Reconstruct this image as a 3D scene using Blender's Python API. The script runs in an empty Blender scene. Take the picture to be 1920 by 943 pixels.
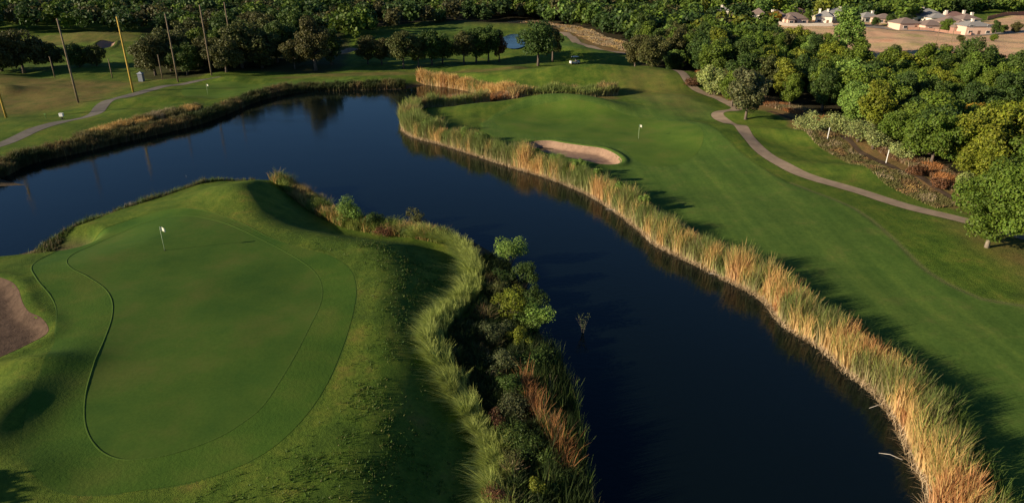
import bpy, math, random
import numpy as np
from mathutils import Vector
from mathutils.geometry import delaunay_2d_cdt
random.seed(7); RNG = np.random.default_rng(11)
scene = bpy.context.scene
C = scene.collection
# ------------------------------------------------------------------ camera, sky, sun, exposure
CAMZ = 27.2; PITCH = math.radians(23.8); FPX = 1280.0; CX = 960.0; CY = 471.5
cam_d = bpy.data.cameras.new('camera'); cam = bpy.data.objects.new('camera', cam_d); C.objects.link(cam)
cam.location = (0, 0, CAMZ); cam.rotation_euler = (math.pi/2 - PITCH, 0, 0)
cam_d.sensor_width = 36; cam_d.lens = 24; cam_d.clip_start = 0.5; cam_d.clip_end = 6000
scene.camera = cam
SUN_EL = math.radians(17.5)
LDIR = np.array([0.945, 0.327])            # horizontal travel direction of the light
w = bpy.data.worlds.new('World'); scene.world = w; w.use_nodes = True
nt = w.node_tree; nt.nodes.clear()
sky = nt.nodes.new('ShaderNodeTexSky'); sky.sky_type = 'NISHITA'; sky.sun_disc = False
sky.sun_elevation = SUN_EL
sky.sun_rotation = math.atan2(-LDIR[0], -LDIR[1])
sky.air_density = 1.0; sky.dust_density = 0.2; sky.ozone_density = 6.0; sky.altitude = 200
bg = nt.nodes.new('ShaderNodeBackground'); bg.inputs[1].default_value = 0.05
wo = nt.nodes.new('ShaderNodeOutputWorld')
nt.links.new(sky.outputs[0], bg.inputs[0]); nt.links.new(bg.outputs[0], wo.inputs[0])
sd = bpy.data.lights.new('sun', 'SUN'); sd.energy = 4.8; sd.angle = math.radians(0.5); sd.color = (1.0, 0.83, 0.62)
so = bpy.data.objects.new('sun', sd); C.objects.link(so)
ldir = Vector((LDIR[0]*math.cos(SUN_EL), LDIR[1]*math.cos(SUN_EL), -math.sin(SUN_EL)))
so.rotation_euler = ldir.to_track_quat('-Z', 'Y').to_euler(); so.location = (-100, -30, 60)
scene.view_settings.view_transform = 'Standard'; scene.view_settings.look = 'None'
scene.view_settings.exposure = 0.68; scene.view_settings.gamma = 1
scene.render.engine = 'CYCLES'
scene.cycles.max_bounces = 5; scene.cycles.diffuse_bounces = 2; scene.cycles.glossy_bounces = 2
scene.cycles.transparent_max_bounces = 4; scene.cycles.transmission_bounces = 2
scene.cycles.caustics_reflective = False; scene.cycles.caustics_refractive = False

# ------------------------------------------------------------------ helpers
def ray(px, py):
    dx = (px-CX)/FPX; dy = (CY-py)/FPX
    c, s = math.cos(PITCH), math.sin(PITCH)
    return dx, c + s*dy, -s + c*dy
def G(px, py, z=0.0):
    """point of the photograph carried onto the level z"""
    dx, dy, dz = ray(px, py); t = (z-CAMZ)/dz
    return (dx*t, dy*t)
def sstep(a, b, x):
    t = np.clip((x-a)/(b-a), 0, 1); return t*t*(3-2*t)
def _hash(ix, iy, seed):
    v = np.sin(ix*127.1 + iy*311.7 + seed*74.7)*43758.5453
    return v - np.floor(v)
def vnoise(x, y, seed=0):
    ix = np.floor(x); iy = np.floor(y); fx = x-ix; fy = y-iy
    ux = fx*fx*(3-2*fx); uy = fy*fy*(3-2*fy)
    a = _hash(ix, iy, seed); b = _hash(ix+1, iy, seed); c = _hash(ix, iy+1, seed); d = _hash(ix+1, iy+1, seed)
    return (a*(1-ux)+b*ux)*(1-uy) + (c*(1-ux)+d*ux)*uy
def fbm(x, y, seed=0, oct=3):
    s = 0; a = 0.5; 
    for o in range(oct):
        s = s + a*vnoise(x, y, seed+o*13); x = x*2.03; y = y*2.03; a *= .5
    return s/(1-.5**oct)
def smooth_poly(pts, n=4, closed=True):
    P = np.array(pts, float); N = len(P); out = []
    rng = range(N) if closed else range(N-1)
    for i in rng:
        if closed: p0, p1, p2, p3 = P[i-1], P[i], P[(i+1) % N], P[(i+2) % N]
        else: p0, p1, p2, p3 = P[max(i-1, 0)], P[i], P[i+1], P[min(i+2, N-1)]
        for k in range(n):
            t = k/n
            out.append(.5*((2*p1)+(-p0+p2)*t+(2*p0-5*p1+4*p2-p3)*t*t+(-p0+3*p1-3*p2+p3)*t**3))
    if not closed: out.append(P[-1])
    return np.array(out)
def seg_dist(x, y, poly, closed=True):
    sh = x.shape; x = x.ravel(); y = y.ravel(); best = np.full(x.shape, 1e18)
    n = len(poly); m = n if closed else n-1
    for i in range(m):
        ax, ay = poly[i]; bx, by = poly[(i+1) % n]
        ex, ey = bx-ax, by-ay; L = ex*ex+ey*ey+1e-12
        t = np.clip(((x-ax)*ex+(y-ay)*ey)/L, 0, 1)
        dx = x-ax-t*ex; dy = y-ay-t*ey
        np.minimum(best, dx*dx+dy*dy, out=best)
    return np.sqrt(best).reshape(sh)
def inside(x, y, poly):
    sh = x.shape; x = x.ravel(); y = y.ravel(); c = np.zeros(x.shape, bool); n = len(poly)
    for i in range(n):
        ax, ay = poly[i]; bx, by = poly[(i+1) % n]
        if ay == by: continue
        k = ((ay > y) != (by > y)) & (x < (bx-ax)*(y-ay)/(by-ay)+ax)
        c ^= k
    return c.reshape(sh)
def sdf(x, y, poly, margin=None):
    """positive inside"""
    x = np.asarray(x, float); y = np.asarray(y, float)
    if margin is not None:
        P = np.asarray(poly); out = np.full(x.shape, -margin, float)
        k = (x > P[:, 0].min()-margin) & (x < P[:, 0].max()+margin) & (y > P[:, 1].min()-margin) & (y < P[:, 1].max()+margin)
        if k.any():
            d = seg_dist(x[k], y[k], poly); i = inside(x[k], y[k], poly)
            out[k] = np.maximum(np.where(i, d, -d), -margin)
        return out
    d = seg_dist(x, y, poly); return np.where(inside(x, y, poly), d, -d)
def tag(o, label=None, cat=None, group=None, kind=None):
    if label: o['label'] = label
    if cat: o['category'] = cat
    if group: o['group'] = group
    if kind: o['kind'] = kind
    return o
def np_mesh(name, V, F, mat=None, tint=None, smooth=False, attrs=None):
    me = bpy.data.meshes.new(name); V = np.asarray(V, np.float32); F = np.asarray(F, np.int32); k = F.shape[1]
    me.vertices.add(len(V)); me.vertices.foreach_set('co', V.ravel())
    me.loops.add(F.size); me.loops.foreach_set('vertex_index', F.ravel())
    me.polygons.add(len(F)); me.polygons.foreach_set('loop_start', np.arange(0, F.size, k, dtype=np.int32))
    me.polygons.foreach_set('loop_total', np.full(len(F), k, np.int32))
    if smooth: me.polygons.foreach_set('use_smooth', np.ones(len(F), bool))
    if tint is not None:
        a = me.color_attributes.new('tint', 'FLOAT_COLOR', 'POINT')
        c = np.ones((len(V), 4), np.float32); c[:, :3] = tint; a.data.foreach_set('color', c.ravel())
    for nme, arr in (attrs or {}).items():
        a = me.attributes.new(nme, 'FLOAT', 'POINT'); a.data.foreach_set('value', np.asarray(arr, np.float32).ravel())
    me.update(calc_edges=True); me.validate()
    if mat: me.materials.append(mat)
    return me
def link(name, me, parent=None, loc=None):
    o = bpy.data.objects.new(name, me); C.objects.link(o)
    if parent: o.parent = parent
    if loc is not None: o.location = loc
    return o
def empty(name, loc, rz=0, s=1.0):
    o = bpy.data.objects.new(name, None); C.objects.link(o); o.location = loc; o.rotation_euler.z = rz
    o.scale = (s, s, s) if not hasattr(s, '__len__') else s
    o.empty_display_size = .3
    return o
class MB:
    def __init__(s): s.v = []; s.f = []
    def box(s, x0, x1, y0, y1, z0, z1, M=None):
        b = len(s.v)
        for z in (z0, z1):
            for x, y in ((x0, y0), (x1, y0), (x1, y1), (x0, y1)): s.v.append((x, y, z))
        s.f += [[b+i for i in q] for q in ((3, 2, 1, 0), (4, 5, 6, 7), (0, 1, 5, 4), (1, 2, 6, 5), (2, 3, 7, 6), (3, 0, 4, 7))]
        return s
    def tube(s, pts, rad, n=8, caps=True):
        b = len(s.v); m = len(pts)
        for i, p in enumerate(pts):
            p = Vector(p); a = Vector(pts[max(i-1, 0)]); c = Vector(pts[min(i+1, m-1)])
            d = (c-a).normalized(); u = d.orthogonal().normalized(); 
            ref = Vector((1, 0, 0)) if abs(d.x) < .9 else Vector((0, 1, 0))
            u = (ref - d*ref.dot(d)).normalized(); v = d.cross(u)
            for k in range(n):
                t = 2*math.pi*k/n; q = p+(u*math.cos(t)+v*math.sin(t))*rad[i]; s.v.append(tuple(q))
        for i in range(m-1):
            for k in range(n):
                s.f.append([b+i*n+k, b+i*n+(k+1) % n, b+(i+1)*n+(k+1) % n, b+(i+1)*n+k])
        if caps:
            s.f.append([b+k for k in range(n)][::-1]); s.f.append([b+(m-1)*n+k for k in range(n)])
        return s
    def poly(s, pts):
        b = len(s.v); s.v += [tuple(p) for p in pts]; s.f.append(list(range(b, b+len(pts)))); return s
    def mesh(s, name, mat, smooth=False):
        me = bpy.data.meshes.new(name); me.from_pydata(s.v, [], s.f); me.update(); me.materials.append(mat)
        if smooth: me.polygons.foreach_set('use_smooth', np.ones(len(me.polygons), bool))
        return me
    def build(s, name, mat, parent=None, smooth=False, loc=None): return link(name, s.mesh(name, mat, smooth), parent, loc)

# ------------------------------------------------------------------ materials
def new_mat(name, rough=0.8, spec=0.2):
    m = bpy.data.materials.new(name); m.use_nodes = True; n = m.node_tree
    b = n.nodes['Principled BSDF']; b.inputs['Roughness'].default_value = rough; b.inputs['Specular IOR Level'].default_value = spec
    return m, n, b
def noise(n, scale, detail=3, rough=.6, vec=None):
    t = n.nodes.new('ShaderNodeTexNoise'); t.inputs['Scale'].default_value = scale; t.inputs['Detail'].default_value = detail
    t.inputs['Roughness'].default_value = rough
    if vec: n.links.new(vec, t.inputs['Vector'])
    return t.outputs['Fac']
def objco(n): return n.nodes.new('ShaderNodeTexCoord').outputs['Object']
def ramp(n, fac, stops):
    r = n.nodes.new('ShaderNodeValToRGB'); e = r.color_ramp.elements
    while len(e) < len(stops): e.new(.5)
    for q, (p, c) in zip(e, stops): q.position = p; q.color = (*c, 1) if len(c) == 3 else c
    n.links.new(fac, r.inputs[0]); return r.outputs[0]
def mixc(n, fac, a, b, mode='MIX'):
    m = n.nodes.new('ShaderNodeMix'); m.data_type = 'RGBA'; m.blend_type = mode
    for sock, val in ((m.inputs[0], fac), (m.inputs[6], a), (m.inputs[7], b)):
        if isinstance(val, (int, float)): sock.default_value = val
        elif isinstance(val, tuple): sock.default_value = (*val, 1)
        else: n.links.new(val, sock)
    return m.outputs[2]
def math_(n, op, a, b=0.0, clamp=False):
    m = n.nodes.new('ShaderNodeMath'); m.operation = op; m.use_clamp = clamp
    for s_, v in ((m.inputs[0], a), (m.inputs[1], b)):
        if isinstance(v, (int, float)): s_.default_value = v
        else: n.links.new(v, s_)
    return m.outputs[0]
def bump(n, b, h, strength, dist):
    u = n.nodes.new('ShaderNodeBump'); u.inputs['Strength'].default_value = strength; u.inputs['Distance'].default_value = dist
    n.links.new(h, u.inputs['Height']); n.links.new(u.outputs[0], b.inputs['Normal']); return u
def attr(n, name):
    a = n.nodes.new('ShaderNodeAttribute'); a.attribute_name = name; return a
def simple(name, col, rough=.8, var=.15, scale=3., spec=.2, bmp=0):
    m, n, b = new_mat(name, rough, spec); f = noise(n, scale, 4, .6, objco(n))
    lo = tuple(max(c*(1-var), 0) for c in col); hi = tuple(c*(1+var) for c in col)
    n.links.new(ramp(n, f, [(.3, lo), (.7, hi)]), b.inputs['Base Color'])
    if bmp: bump(n, b, f, .6, bmp)
    return m
def leaf_mat(name, c1, c2, transl=.22):
    m, n, b = new_mat(name, .6, .25)
    oi = n.nodes.new('ShaderNodeObjectInfo')
    t = attr(n, 'tint').outputs['Color']
    col = mixc(n, oi.outputs['Random'], c1, c2)
    col = mixc(n, 1.0, col, t, 'MULTIPLY')
    n.links.new(col, b.inputs['Base Color'])
    tr = n.nodes.new('ShaderNodeBsdfTranslucent'); n.links.new(col, tr.inputs[0])
    mx = n.nodes.new('ShaderNodeMixShader'); mx.inputs[0].default_value = transl
    n.links.new(b.outputs[0], mx.inputs[1]); n.links.new(tr.outputs[0], mx.inputs[2])
    n.links.new(mx.outputs[0], n.nodes['Material Output'].inputs['Surface']); return m
def blade_mat(name):
    return leaf_mat(name, (1, 1, 1), (1, 1, 1), .25)
LM = {
 'dark': leaf_mat('leaf dark green', (.050, .094, .018), (.068, .112, .018)),
 'mid': leaf_mat('leaf mid green', (.098, .165, .020), (.125, .180, .018)),
 'yellow': leaf_mat('leaf yellow green', (.17, .21, .018), (.19, .215, .020)),
 'olive': leaf_mat('leaf olive brown', (.085, .102, .026), (.095, .094, .028)),
 'orange': leaf_mat('leaf orange', (.32, .22, .025), (.28, .20, .025)),
 'pale': leaf_mat('leaf pale green', (.30, .35, .12), (.29, .35, .10)),
 'fresh': leaf_mat('leaf fresh green', (.16, .27, .045), (.18, .28, .05)),
 'red': leaf_mat('leaf rust red', (.17, .078, .036), (.14, .075, .035)),
 'shade': leaf_mat('leaf grey green', (.10, .13, .045), (.12, .13, .05)),
}
BARK = simple('bark', (.14, .11, .085), .9, .35, 6)
BARKP = simple('bark pale', (.30, .25, .19), .9, .25, 6)
BLADE = blade_mat('blade')
POLE_B = simple('pole wood brown', (.21, .16, .10), .85, .3, 2)
POLE_Y = simple('pole wood yellow', (.55, .36, .07), .8, .2, 2)
WHITE = simple('white paint', (.8, .8, .74), .5, .05)
FLAGW = simple('flag cloth', (.80, .80, .62), .8, .05)
STICK = simple('pale green stick', (.42, .52, .30), .5, .05)
BLACK = simple('black rubber', (.02, .02, .02), .7, .2)
GREYP = simple('grey metal', (.25, .27, .30), .5, .1)

# ------------------------------------------------------------------ water outline (traced at the waterline)
east_px = [(1800,1010),(1765,943),(1749,906),(1728,875),(1698,803),(1661,749),(1620,715),(1598,699),(1547,653),(1478,610),(1438,562),
           (1367,524),(1316,498),(1237,460),(1214,439),(1158,396),(1113,368),(1074,350),(1024,332),(958,312),(887,289),(831,271),(780,258),(757,243)]
spit_px = [(752,226),(760,211),(800,205),(850,202),(905,196)]
north_px = [(925,184),(880,172),(840,165),(800,160),(760,167),(700,169),(640,171),(600,172),(540,177),(480,192),(430,213),(380,232),(300,252),
            (220,270),(150,287),(60,307),(0,336),(-60,352)]
nw_px = [(-60,486),(0,466),(80,444),(150,419),(200,400),(250,385),(300,369),(350,352),(390,343),(440,337),(490,336)]
pe_px = [(560,347),(600,368),(640,394),(690,413),(740,424),(800,432),(870,446),(930,480),(965,515),(990,570),(1020,640),(1060,720),(1080,800),(1092,900),(1100,1000)]
east_w = [G(*p) for p in east_px]; pe_w = [G(*p) for p in pe_px]
W = [(34,-70),(31,0),(27,17)] + east_w + [G(*p) for p in spit_px] + [G(*p) for p in north_px] + [(-150,78),(-150,38)]
W += [(G(*p, 2.5)[0]-2.4, G(*p, 2.5)[1]+3.4) for p in nw_px] + pe_w + [(6,16),(9,0),(9,-70)]
WATER = smooth_poly(W, 3)
MOUND = []   # cx, cy, height, rx, ry, rot
def mound(px, py, z, hgt, rx, ry, rot=0):
    x, y = G(px, py, z); MOUND.append((x, y, hgt, rx, ry, math.radians(rot)))
mound(480, 372, 3.0, 1.3, 6, 4, -20)         # knoll at the tip of the near peninsula
mound(505, 352, 2.5, .7, 4, 2.5, -25)
mound(-10, 800, 3.0, 1.0, 2.3, 6.0)          # rough bank beside the lower left bunker
mound(20, 905, 3.0, .5, 2.5, 2)
mound(45, 700, 3.0, .5, 3.5, 1.2, 10)
mound(1010, 195, 1.5, 2.0, 11, 4, 8)         # ridge behind the right-hand green
mound(1110, 200, 1.5, 1.5, 8, 3.5, -15)
mound(900, 205, 1.5, 1.0, 7, 4, 5)
mound(1180, 152, 1.5, 2.8, 26, 9, -8)        # broad rise beyond the reeds
mound(1060, 148, 1.5, 1.6, 18, 6, 0)
mound(1340, 262, 1, 1.3, 6, 9, 20)
mound(1400, 225, 1, .8, 5, 4, 0)
mound(1500, 262, 1, 1.3, 12, 3, -28)
mound(1640, 330, 1, .8, 9, 2.5, -30)
mound(1250, 190, 1, .9, 8, 5, -20)
mound(300, 190, 1, 1.3, 8, 3.5, 12)          # mounds round the far left green
mound(245, 212, 1, .35, 4, 2, 10)
mound(430, 152, 1, .8, 5, 3, 0)
mound(10, 174, 1, 1.7, 4.5, 3.2, 0)
mound(60, 235, 1, .25, 14, 3, 14)
mound(560, 150, 1, .5, 14, 3, 0)
mound(700, 78, 1, 1.6, 12, 7, 0)
mound(840, 48, 1, 1.8, 20, 6, 0); mound(940, 52, 1, 1.5, 15, 6, 0)
mound(1060, 100, 1, 1.5, 12, 7, -20)
mound(180, 90, 1, 1.6, 20, 5, 15); mound(240, 75, 1, 1.6, 15, 5, 0); mound(120, 75, 1, 1.2, 20, 5, 10)
BUNKERS = {
 'left': (smooth_poly([G(*p, 3.0) for p in [(-90,560),(-60,525),(-20,522),(18,532),(36,548),(44,572),(56,590),(78,600),(92,618),(88,632),(60,648),(20,668),(-30,690),(-90,690)]], 4), .42),
 'right': (smooth_poly([G(*p, 1.2) for p in [(990,268),(1000,261),(1030,260),(1060,265),(1095,271),(1130,276),(1155,287),(1166,297),(1158,304),(1130,306),(1095,299),(1060,292),(1020,283)]], 4), .65),
 'far': (smooth_poly([G(*p, 1.2) for p in [(632,99),(640,92),(650,87),(668,88),(678,92),(660,97),(640,103)]], 4), .6),
 'farthest': (smooth_poly([G(*p, 1.2) for p in [(182,92),(200,87),(222,84),(214,91),(196,95)]], 4), .6),
}
GREENS = {
 'near': smooth_poly([G(*p, 3.1) for p in [(165,450),(140,465),(126,488),(136,507),(165,521),(195,540),(211,565),(212,595),(200,635),(184,680),(166,730),(160,775),(166,812),(186,842),(215,858),(252,861),
            (320,851),(400,825),(450,797),(490,765),(522,720),(552,670),(577,620),(596,580),(603,545),(595,515),(570,492),(520,465),(460,437),(400,415),(340,406),(270,412),(210,430)]], 4),
 'right': smooth_poly([G(*p, 1.0) for p in [(930,222),(1000,208),(1090,207),(1190,222),(1290,240),(1318,268),(1290,300),(1230,310),(1190,296),(1160,272),(1090,258),(1000,252),(945,240)]], 4),
 'far': smooth_poly([G(*p, 1.0) for p in [(340,172),(380,160),(440,156),(500,160),(495,172),(430,182),(370,186)]], 4),
}
COLLAR = smooth_poly([G(*p, 3.1) for p in [(118,448),(78,472),(60,500),(72,528),(96,556),(108,585),(106,630),(92,700),(62,770),(44,830),(50,880),(85,912),(150,925),(250,918),(400,890),(520,835),(600,745),(645,645),(664,580),
            (667,532),(654,500),(618,478),(568,466),(510,448),(450,420),(390,400),(330,392),(260,398),(180,418)]], 4)
def P_line(px, z=1.0, n=6): return smooth_poly([G(*p, z) for p in px], n, closed=False)
PATHS = {
 'right': (P_line([(2010,470),(1900,440),(1775,405),(1690,384),(1600,356),(1530,338),(1470,315),(1430,292),(1400,266),(1380,245),(1345,224),(1350,216),(1382,208),(1372,200),(1335,185),(1290,170),(1262,153),(1228,140)]), 2.3),
 'left': (P_line([(-70,292),(0,270),(70,247),(130,230),(175,215),(195,198),(240,182),(300,168),(340,158),(420,146)]), 2.3),
 'far': (P_line([(1205,108),(1175,104),(1130,97),(1085,83),(1065,68),(1040,60),(1000,52)]), 3.0),
}
TRACK = P_line([(1790,372),(1700,330),(1620,290),(1540,252),(1480,228),(1440,215)], 1.0)

def height(x, y, under=False):
    x = np.asarray(x, float); y = np.asarray(y, float)
    d = np.full(x.shape, 30.0)
    k = (y < 215) & (np.abs(x) < 190) & (y > -100)
    d[k] = -sdf(x[k], y[k], WATER)
    d = np.where(k, d, 30.0)
    z = np.where(d > 0, .95*sstep(0, 3.5, d), -1.5*sstep(0, 5, -d))
    pen = (y < 95) & (x < 6) & (x < 30-y*.1)      # near peninsula
    # bounded by the pond: everything nearer than the pond's north arm
    nearside = pen & (y < 84 + .12*x)
    e = sstep(-31, -24, x)
    top = 3.15
    prof_e = .9*sstep(0, 4, d) + (top-.9)*sstep(4.4, 12.5, d)
    prof_w = 2.3*sstep(0, 3.6, d) + (top-2.3)*sstep(3, 11, d)
    z = np.where(nearside & (d > 0), prof_e*e + prof_w*(1-e), z)
    f = sstep(2.5, 7, d)
    for cx, cy, h_, rx, ry, r in MOUND:
        m = (np.abs(x-cx) < 3.2*max(rx, ry)) & (np.abs(y-cy) < 3.2*max(rx, ry))
        if not m.any(): continue
        c, s = math.cos(r), math.sin(r); ux = (x[m]-cx)*c+(y[m]-cy)*s; uy = -(x[m]-cx)*s+(y[m]-cy)*c
        z[m] += h_*np.exp(-(ux/rx)**2-(uy/ry)**2)*f[m]
    far = sstep(70, 160, y)
    z += f*((fbm(x/17, y/12, 3, 2)-.5)*(.5+1.5*far) + (fbm(x/5.5, y/5.5, 9, 2)-.5)*(.18+.30*far))
    z += f*sstep(20, 140, x)*sstep(50, 110, y)*1.0
    for nme, (bp, dep) in BUNKERS.items():
        s_ = sdf(x, y, bp, 3.0)
        z += -dep*1.25*sstep(-.1, .9, s_) + (.12 if nme == 'left' else .26)*np.exp(-((s_+.5)/.6)**2)
        if under: z -= .15*sstep(.15, .5, s_)
    if under:
        for nme, gp in GREENS.items(): z -= .08*sstep(.3, .8, sdf(x, y, gp, 3.0))
        z -= .06*sstep(.3, .8, sdf(x, y, COLLAR, 3.0))
        for nme, (pp, wd) in PATHS.items():
            P = pp; m = (x > P[:, 0].min()-4) & (x < P[:, 0].max()+4) & (y > P[:, 1].min()-4) & (y < P[:, 1].max()+4)
            if m.any():
                dd = seg_dist(x[m], y[m], P, False); z[m] -= .10*(1-sstep(wd*.5-.5, wd*.5-.1, dd))
    return z
def hz(x, y): return float(height(np.array([x]), np.array([y]))[0])
def at(px, py, dz=0):
    z = 1.0
    for i in range(12):
        x, y = G(px, py, z); z = .5*z+.5*hz(x, y)
    x, y = G(px, py, z); return (x, y, z+dz)

# ------------------------------------------------------------------ ground sheet
ang_in = np.radians(np.linspace(-43, 43, 1150)); ang_out = np.radians(np.linspace(45, 315, 91))
ang = np.concatenate([ang_in, ang_out]); 
rad = np.concatenate([np.linspace(1, 19, 12), 20*(560/20)**(np.linspace(0, 1, 840)), np.array([600, 680, 800, 1000, 1400, 2000, 3500])])
A, R = np.meshgrid(ang, rad, indexing='xy')
X = np.sin(A)*R; Y = np.cos(A)*R
Z = height(X, Y, under=True)
nr, na = X.shape
V = np.stack([X.ravel(), Y.ravel(), Z.ravel()], 1)
ii, jj = np.meshgrid(np.arange(nr-1), np.arange(na), indexing='ij'); j2 = (jj+1) % na
F = np.stack([ii*na+jj, ii*na+j2, (ii+1)*na+j2, (ii+1)*na+jj], -1).reshape(-1, 4)[:, ::-1]
def zone(px, z=1.0, soft=2.0, edge_noise=1.5):
    P = smooth_poly([G(*p, z) for p in px], 3)
    s = sdf(V[:, 0], V[:, 1], P, 12.0) + edge_noise*(fbm(V[:, 0]/4, V[:, 1]/4, 31, 3)-.5)*2
    return sstep(-soft, soft, s)
FAIR_R = [(900,232),(1000,200),(1150,200),(1260,215),(1330,250),(1400,300),(1480,345),(1600,392),(1680,455),(1740,510),(1840,560),(1990,612),(2050,1100),(1850,1000),(1700,760),(1500,560),(1300,430),(1100,320),(960,270)]
FAIR_P = smooth_poly([G(*p, 1.0) for p in FAIR_R], 3)
fair = np.maximum.reduce([zone(FAIR_R, soft=.35, edge_noise=.2), zone([(1030,66),(1050,62),(1080,82),(1130,100),(1180,110),(1180,118),(1100,104),(1040,98)]),
        zone([(760,56),(850,50),(900,56),(820,62),(700,64)], soft=4), zone([(480,158),(620,150),(660,156),(560,164)], soft=1), zone([(1180,185),(1300,190),(1350,225),(1250,225)], soft=2)])
fs = sdf(V[:, 0], V[:, 1], FAIR_P, 6.0)
edge = np.exp(-((fs+.1)/.30)**2)*sstep(60, 40, V[:, 1]*.999)*sstep(10, 18, V[:, 0])
edge = np.where((V[:, 0] > 14) & (V[:, 1] > 30) & (V[:, 1] < 80), np.exp(-((fs+.1)/.28)**2), 0)*sstep(0, 1, fs+3)
dry = np.maximum.reduce([zone([(-150,150),(0,143),(120,146),(230,150),(330,146),(250,160),(180,190),(90,205),(0,212),(-150,215)], soft=4)*.62,
        zone([(-300,95),(60,76),(170,66),(230,58),(268,70),(220,90),(120,92),(0,105)], soft=4)*.45,
        zone([(900,44),(1000,40),(1060,52),(1140,66),(1190,84),(1200,106),(1150,102),(1100,86),(1060,64),(980,50)], soft=2),
        zone([(600,58),(660,44),(760,36),(860,36),(960,42),(860,46),(700,50)], soft=3)*.8,
        zone([(1290,145),(1340,170),(1450,205),(1500,215),(1640,275),(1800,345),(1850,400),(1770,388),(1690,348),(1600,308),(1500,250),(1440,216),(1390,205),(1330,180)], soft=.8, edge_noise=.8),
        zone([(1800,420),(1900,445),(1990,470),(2000,590),(1900,510),(1830,470)], soft=3)*.55,
        zone([(1060,125),(1160,118),(1190,130),(1150,150),(1080,142)], soft=4)*.55, zone([(480,146),(600,138),(760,134),(980,132),(1060,134),(900,140),(700,142)], soft=2)*.55,
        zone([(850,205),(870,190),(960,186),(1150,182),(1140,196),(1000,194),(900,200)], soft=1)*.6,
        zone([(1150,165),(1250,160),(1320,215),(1230,205)], soft=4)*.35])
tan = zone([(1395,70),(1440,46),(1560,44),(1700,58),(1800,62),(1870,66),(1850,42),(2100,26),(2200,160),(1920,150),(1600,120),(1480,90)], z=1, soft=1.5)
dx_ = np.where(V[:, 1] > 80, 1.0, 0)
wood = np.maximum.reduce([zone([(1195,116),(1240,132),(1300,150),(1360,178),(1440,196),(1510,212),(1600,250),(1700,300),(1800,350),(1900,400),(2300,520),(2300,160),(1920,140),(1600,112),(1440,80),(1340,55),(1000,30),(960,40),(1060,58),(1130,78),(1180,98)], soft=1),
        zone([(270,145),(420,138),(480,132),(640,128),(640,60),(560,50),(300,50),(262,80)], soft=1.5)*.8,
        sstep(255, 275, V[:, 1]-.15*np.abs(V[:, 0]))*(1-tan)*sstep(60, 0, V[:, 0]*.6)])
shore_d = np.full(len(V), 30.0); kk = (V[:, 1] < 215) & (np.abs(V[:, 0]) < 190) & (V[:, 1] > -100)
shore_d[kk] = -sdf(V[kk, 0], V[kk, 1], WATER)
bank = sstep(2.6, .6, shore_d)
prow = sstep(4.0, 4.6, shore_d)*0
mg, n, b = new_mat('course grass', .9, .08)
co = objco(n)
big = noise(n, .06, 3, .55, co); mid = noise(n, .45, 4, .65, co); fine = noise(n, 3.2, 5, .75, co)
micro = noise(n, 14, 3, .8, co)
rough_c = ramp(n, mid, [(.28, (.036, .086, .010)), (.45, (.068, .134, .013)), (.6, (.112, .165, .019)), (.76, (.17, .155, .032))])
rough_c = mixc(n, math_(n, 'MULTIPLY', big, .5), rough_c, (.12, .135, .03))
mp_ = n.nodes.new('ShaderNodeMapping'); mp_.inputs['Rotation'].default_value = (0, 0, .62); mp_.inputs['Scale'].default_value = (.62, .035, .1); n.links.new(co, mp_.inputs[0])
mow = noise(n, 1.0, 3, .6, mp_.outputs[0])
fair_c = ramp(n, mid, [(.3, (.060, .130, .019)), (.55, (.084, .158, .023)), (.75, (.126, .166, .034))])
fair_c = mixc(n, math_(n, 'MULTIPLY', big, .35), fair_c, (.10, .115, .035))
col = mixc(n, attr(n, 'fair').outputs['Fac'], rough_c, fair_c)
col = mixc(n, .55, col, ramp(n, mow, [(.35, (.72, .78, .75)), (.5, (1, 1, 1)), (.68, (1.5, 1.3, 1.25))]), 'MULTIPLY')
dry_c = ramp(n, noise(n, .35, 5, .7, co), [(.3, (.09, .095, .03)), (.45, (.17, .125, .045)), (.6, (.24, .145, .06)), (.75, (.17, .075, .035))])
col = mixc(n, attr(n, 'dry').outputs['Fac'], col, dry_c)
tan_c = ramp(n, noise(n, .09, 5, .65, co), [(.3, (.34, .30, .11)), (.45, (.58, .40, .22)), (.6, (.62, .37, .22)), (.75, (.50, .24, .13))])
col = mixc(n, attr(n, 'tanfield').outputs['Fac'], col, tan_c)
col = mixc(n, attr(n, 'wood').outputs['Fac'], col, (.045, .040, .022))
col = mixc(n, attr(n, 'bank').outputs['Fac'], col, (.10, .075, .045))
col = mixc(n, math_(n, 'MULTIPLY', attr(n, 'edge').outputs['Fac'], .45), col, (.24, .22, .09))
col = mixc(n, .75, col, ramp(n, fine, [(.25, (.55, .6, .5)), (.5, (1, 1, 1)), (.75, (1.45, 1.35, 1.3))]), 'MULTIPLY')
n.links.new(col, b.inputs['Base Color'])
roughm = math_(n, 'SUBTRACT', 1.0, math_(n, 'MULTIPLY', attr(n, 'fair').outputs['Fac'], .8))
hsum = math_(n, 'MULTIPLY', math_(n, 'ADD', math_(n, 'MULTIPLY', fine, .8), math_(n, 'MULTIPLY', micro, .35)), roughm)
bump(n, b, hsum, .55, .22)
ground = tag(link('ground', np_mesh('ground', V, F, mg, smooth=True, attrs=dict(fair=fair, dry=dry, tanfield=tan, wood=wood, bank=bank, edge=edge))), kind='structure')

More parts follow.
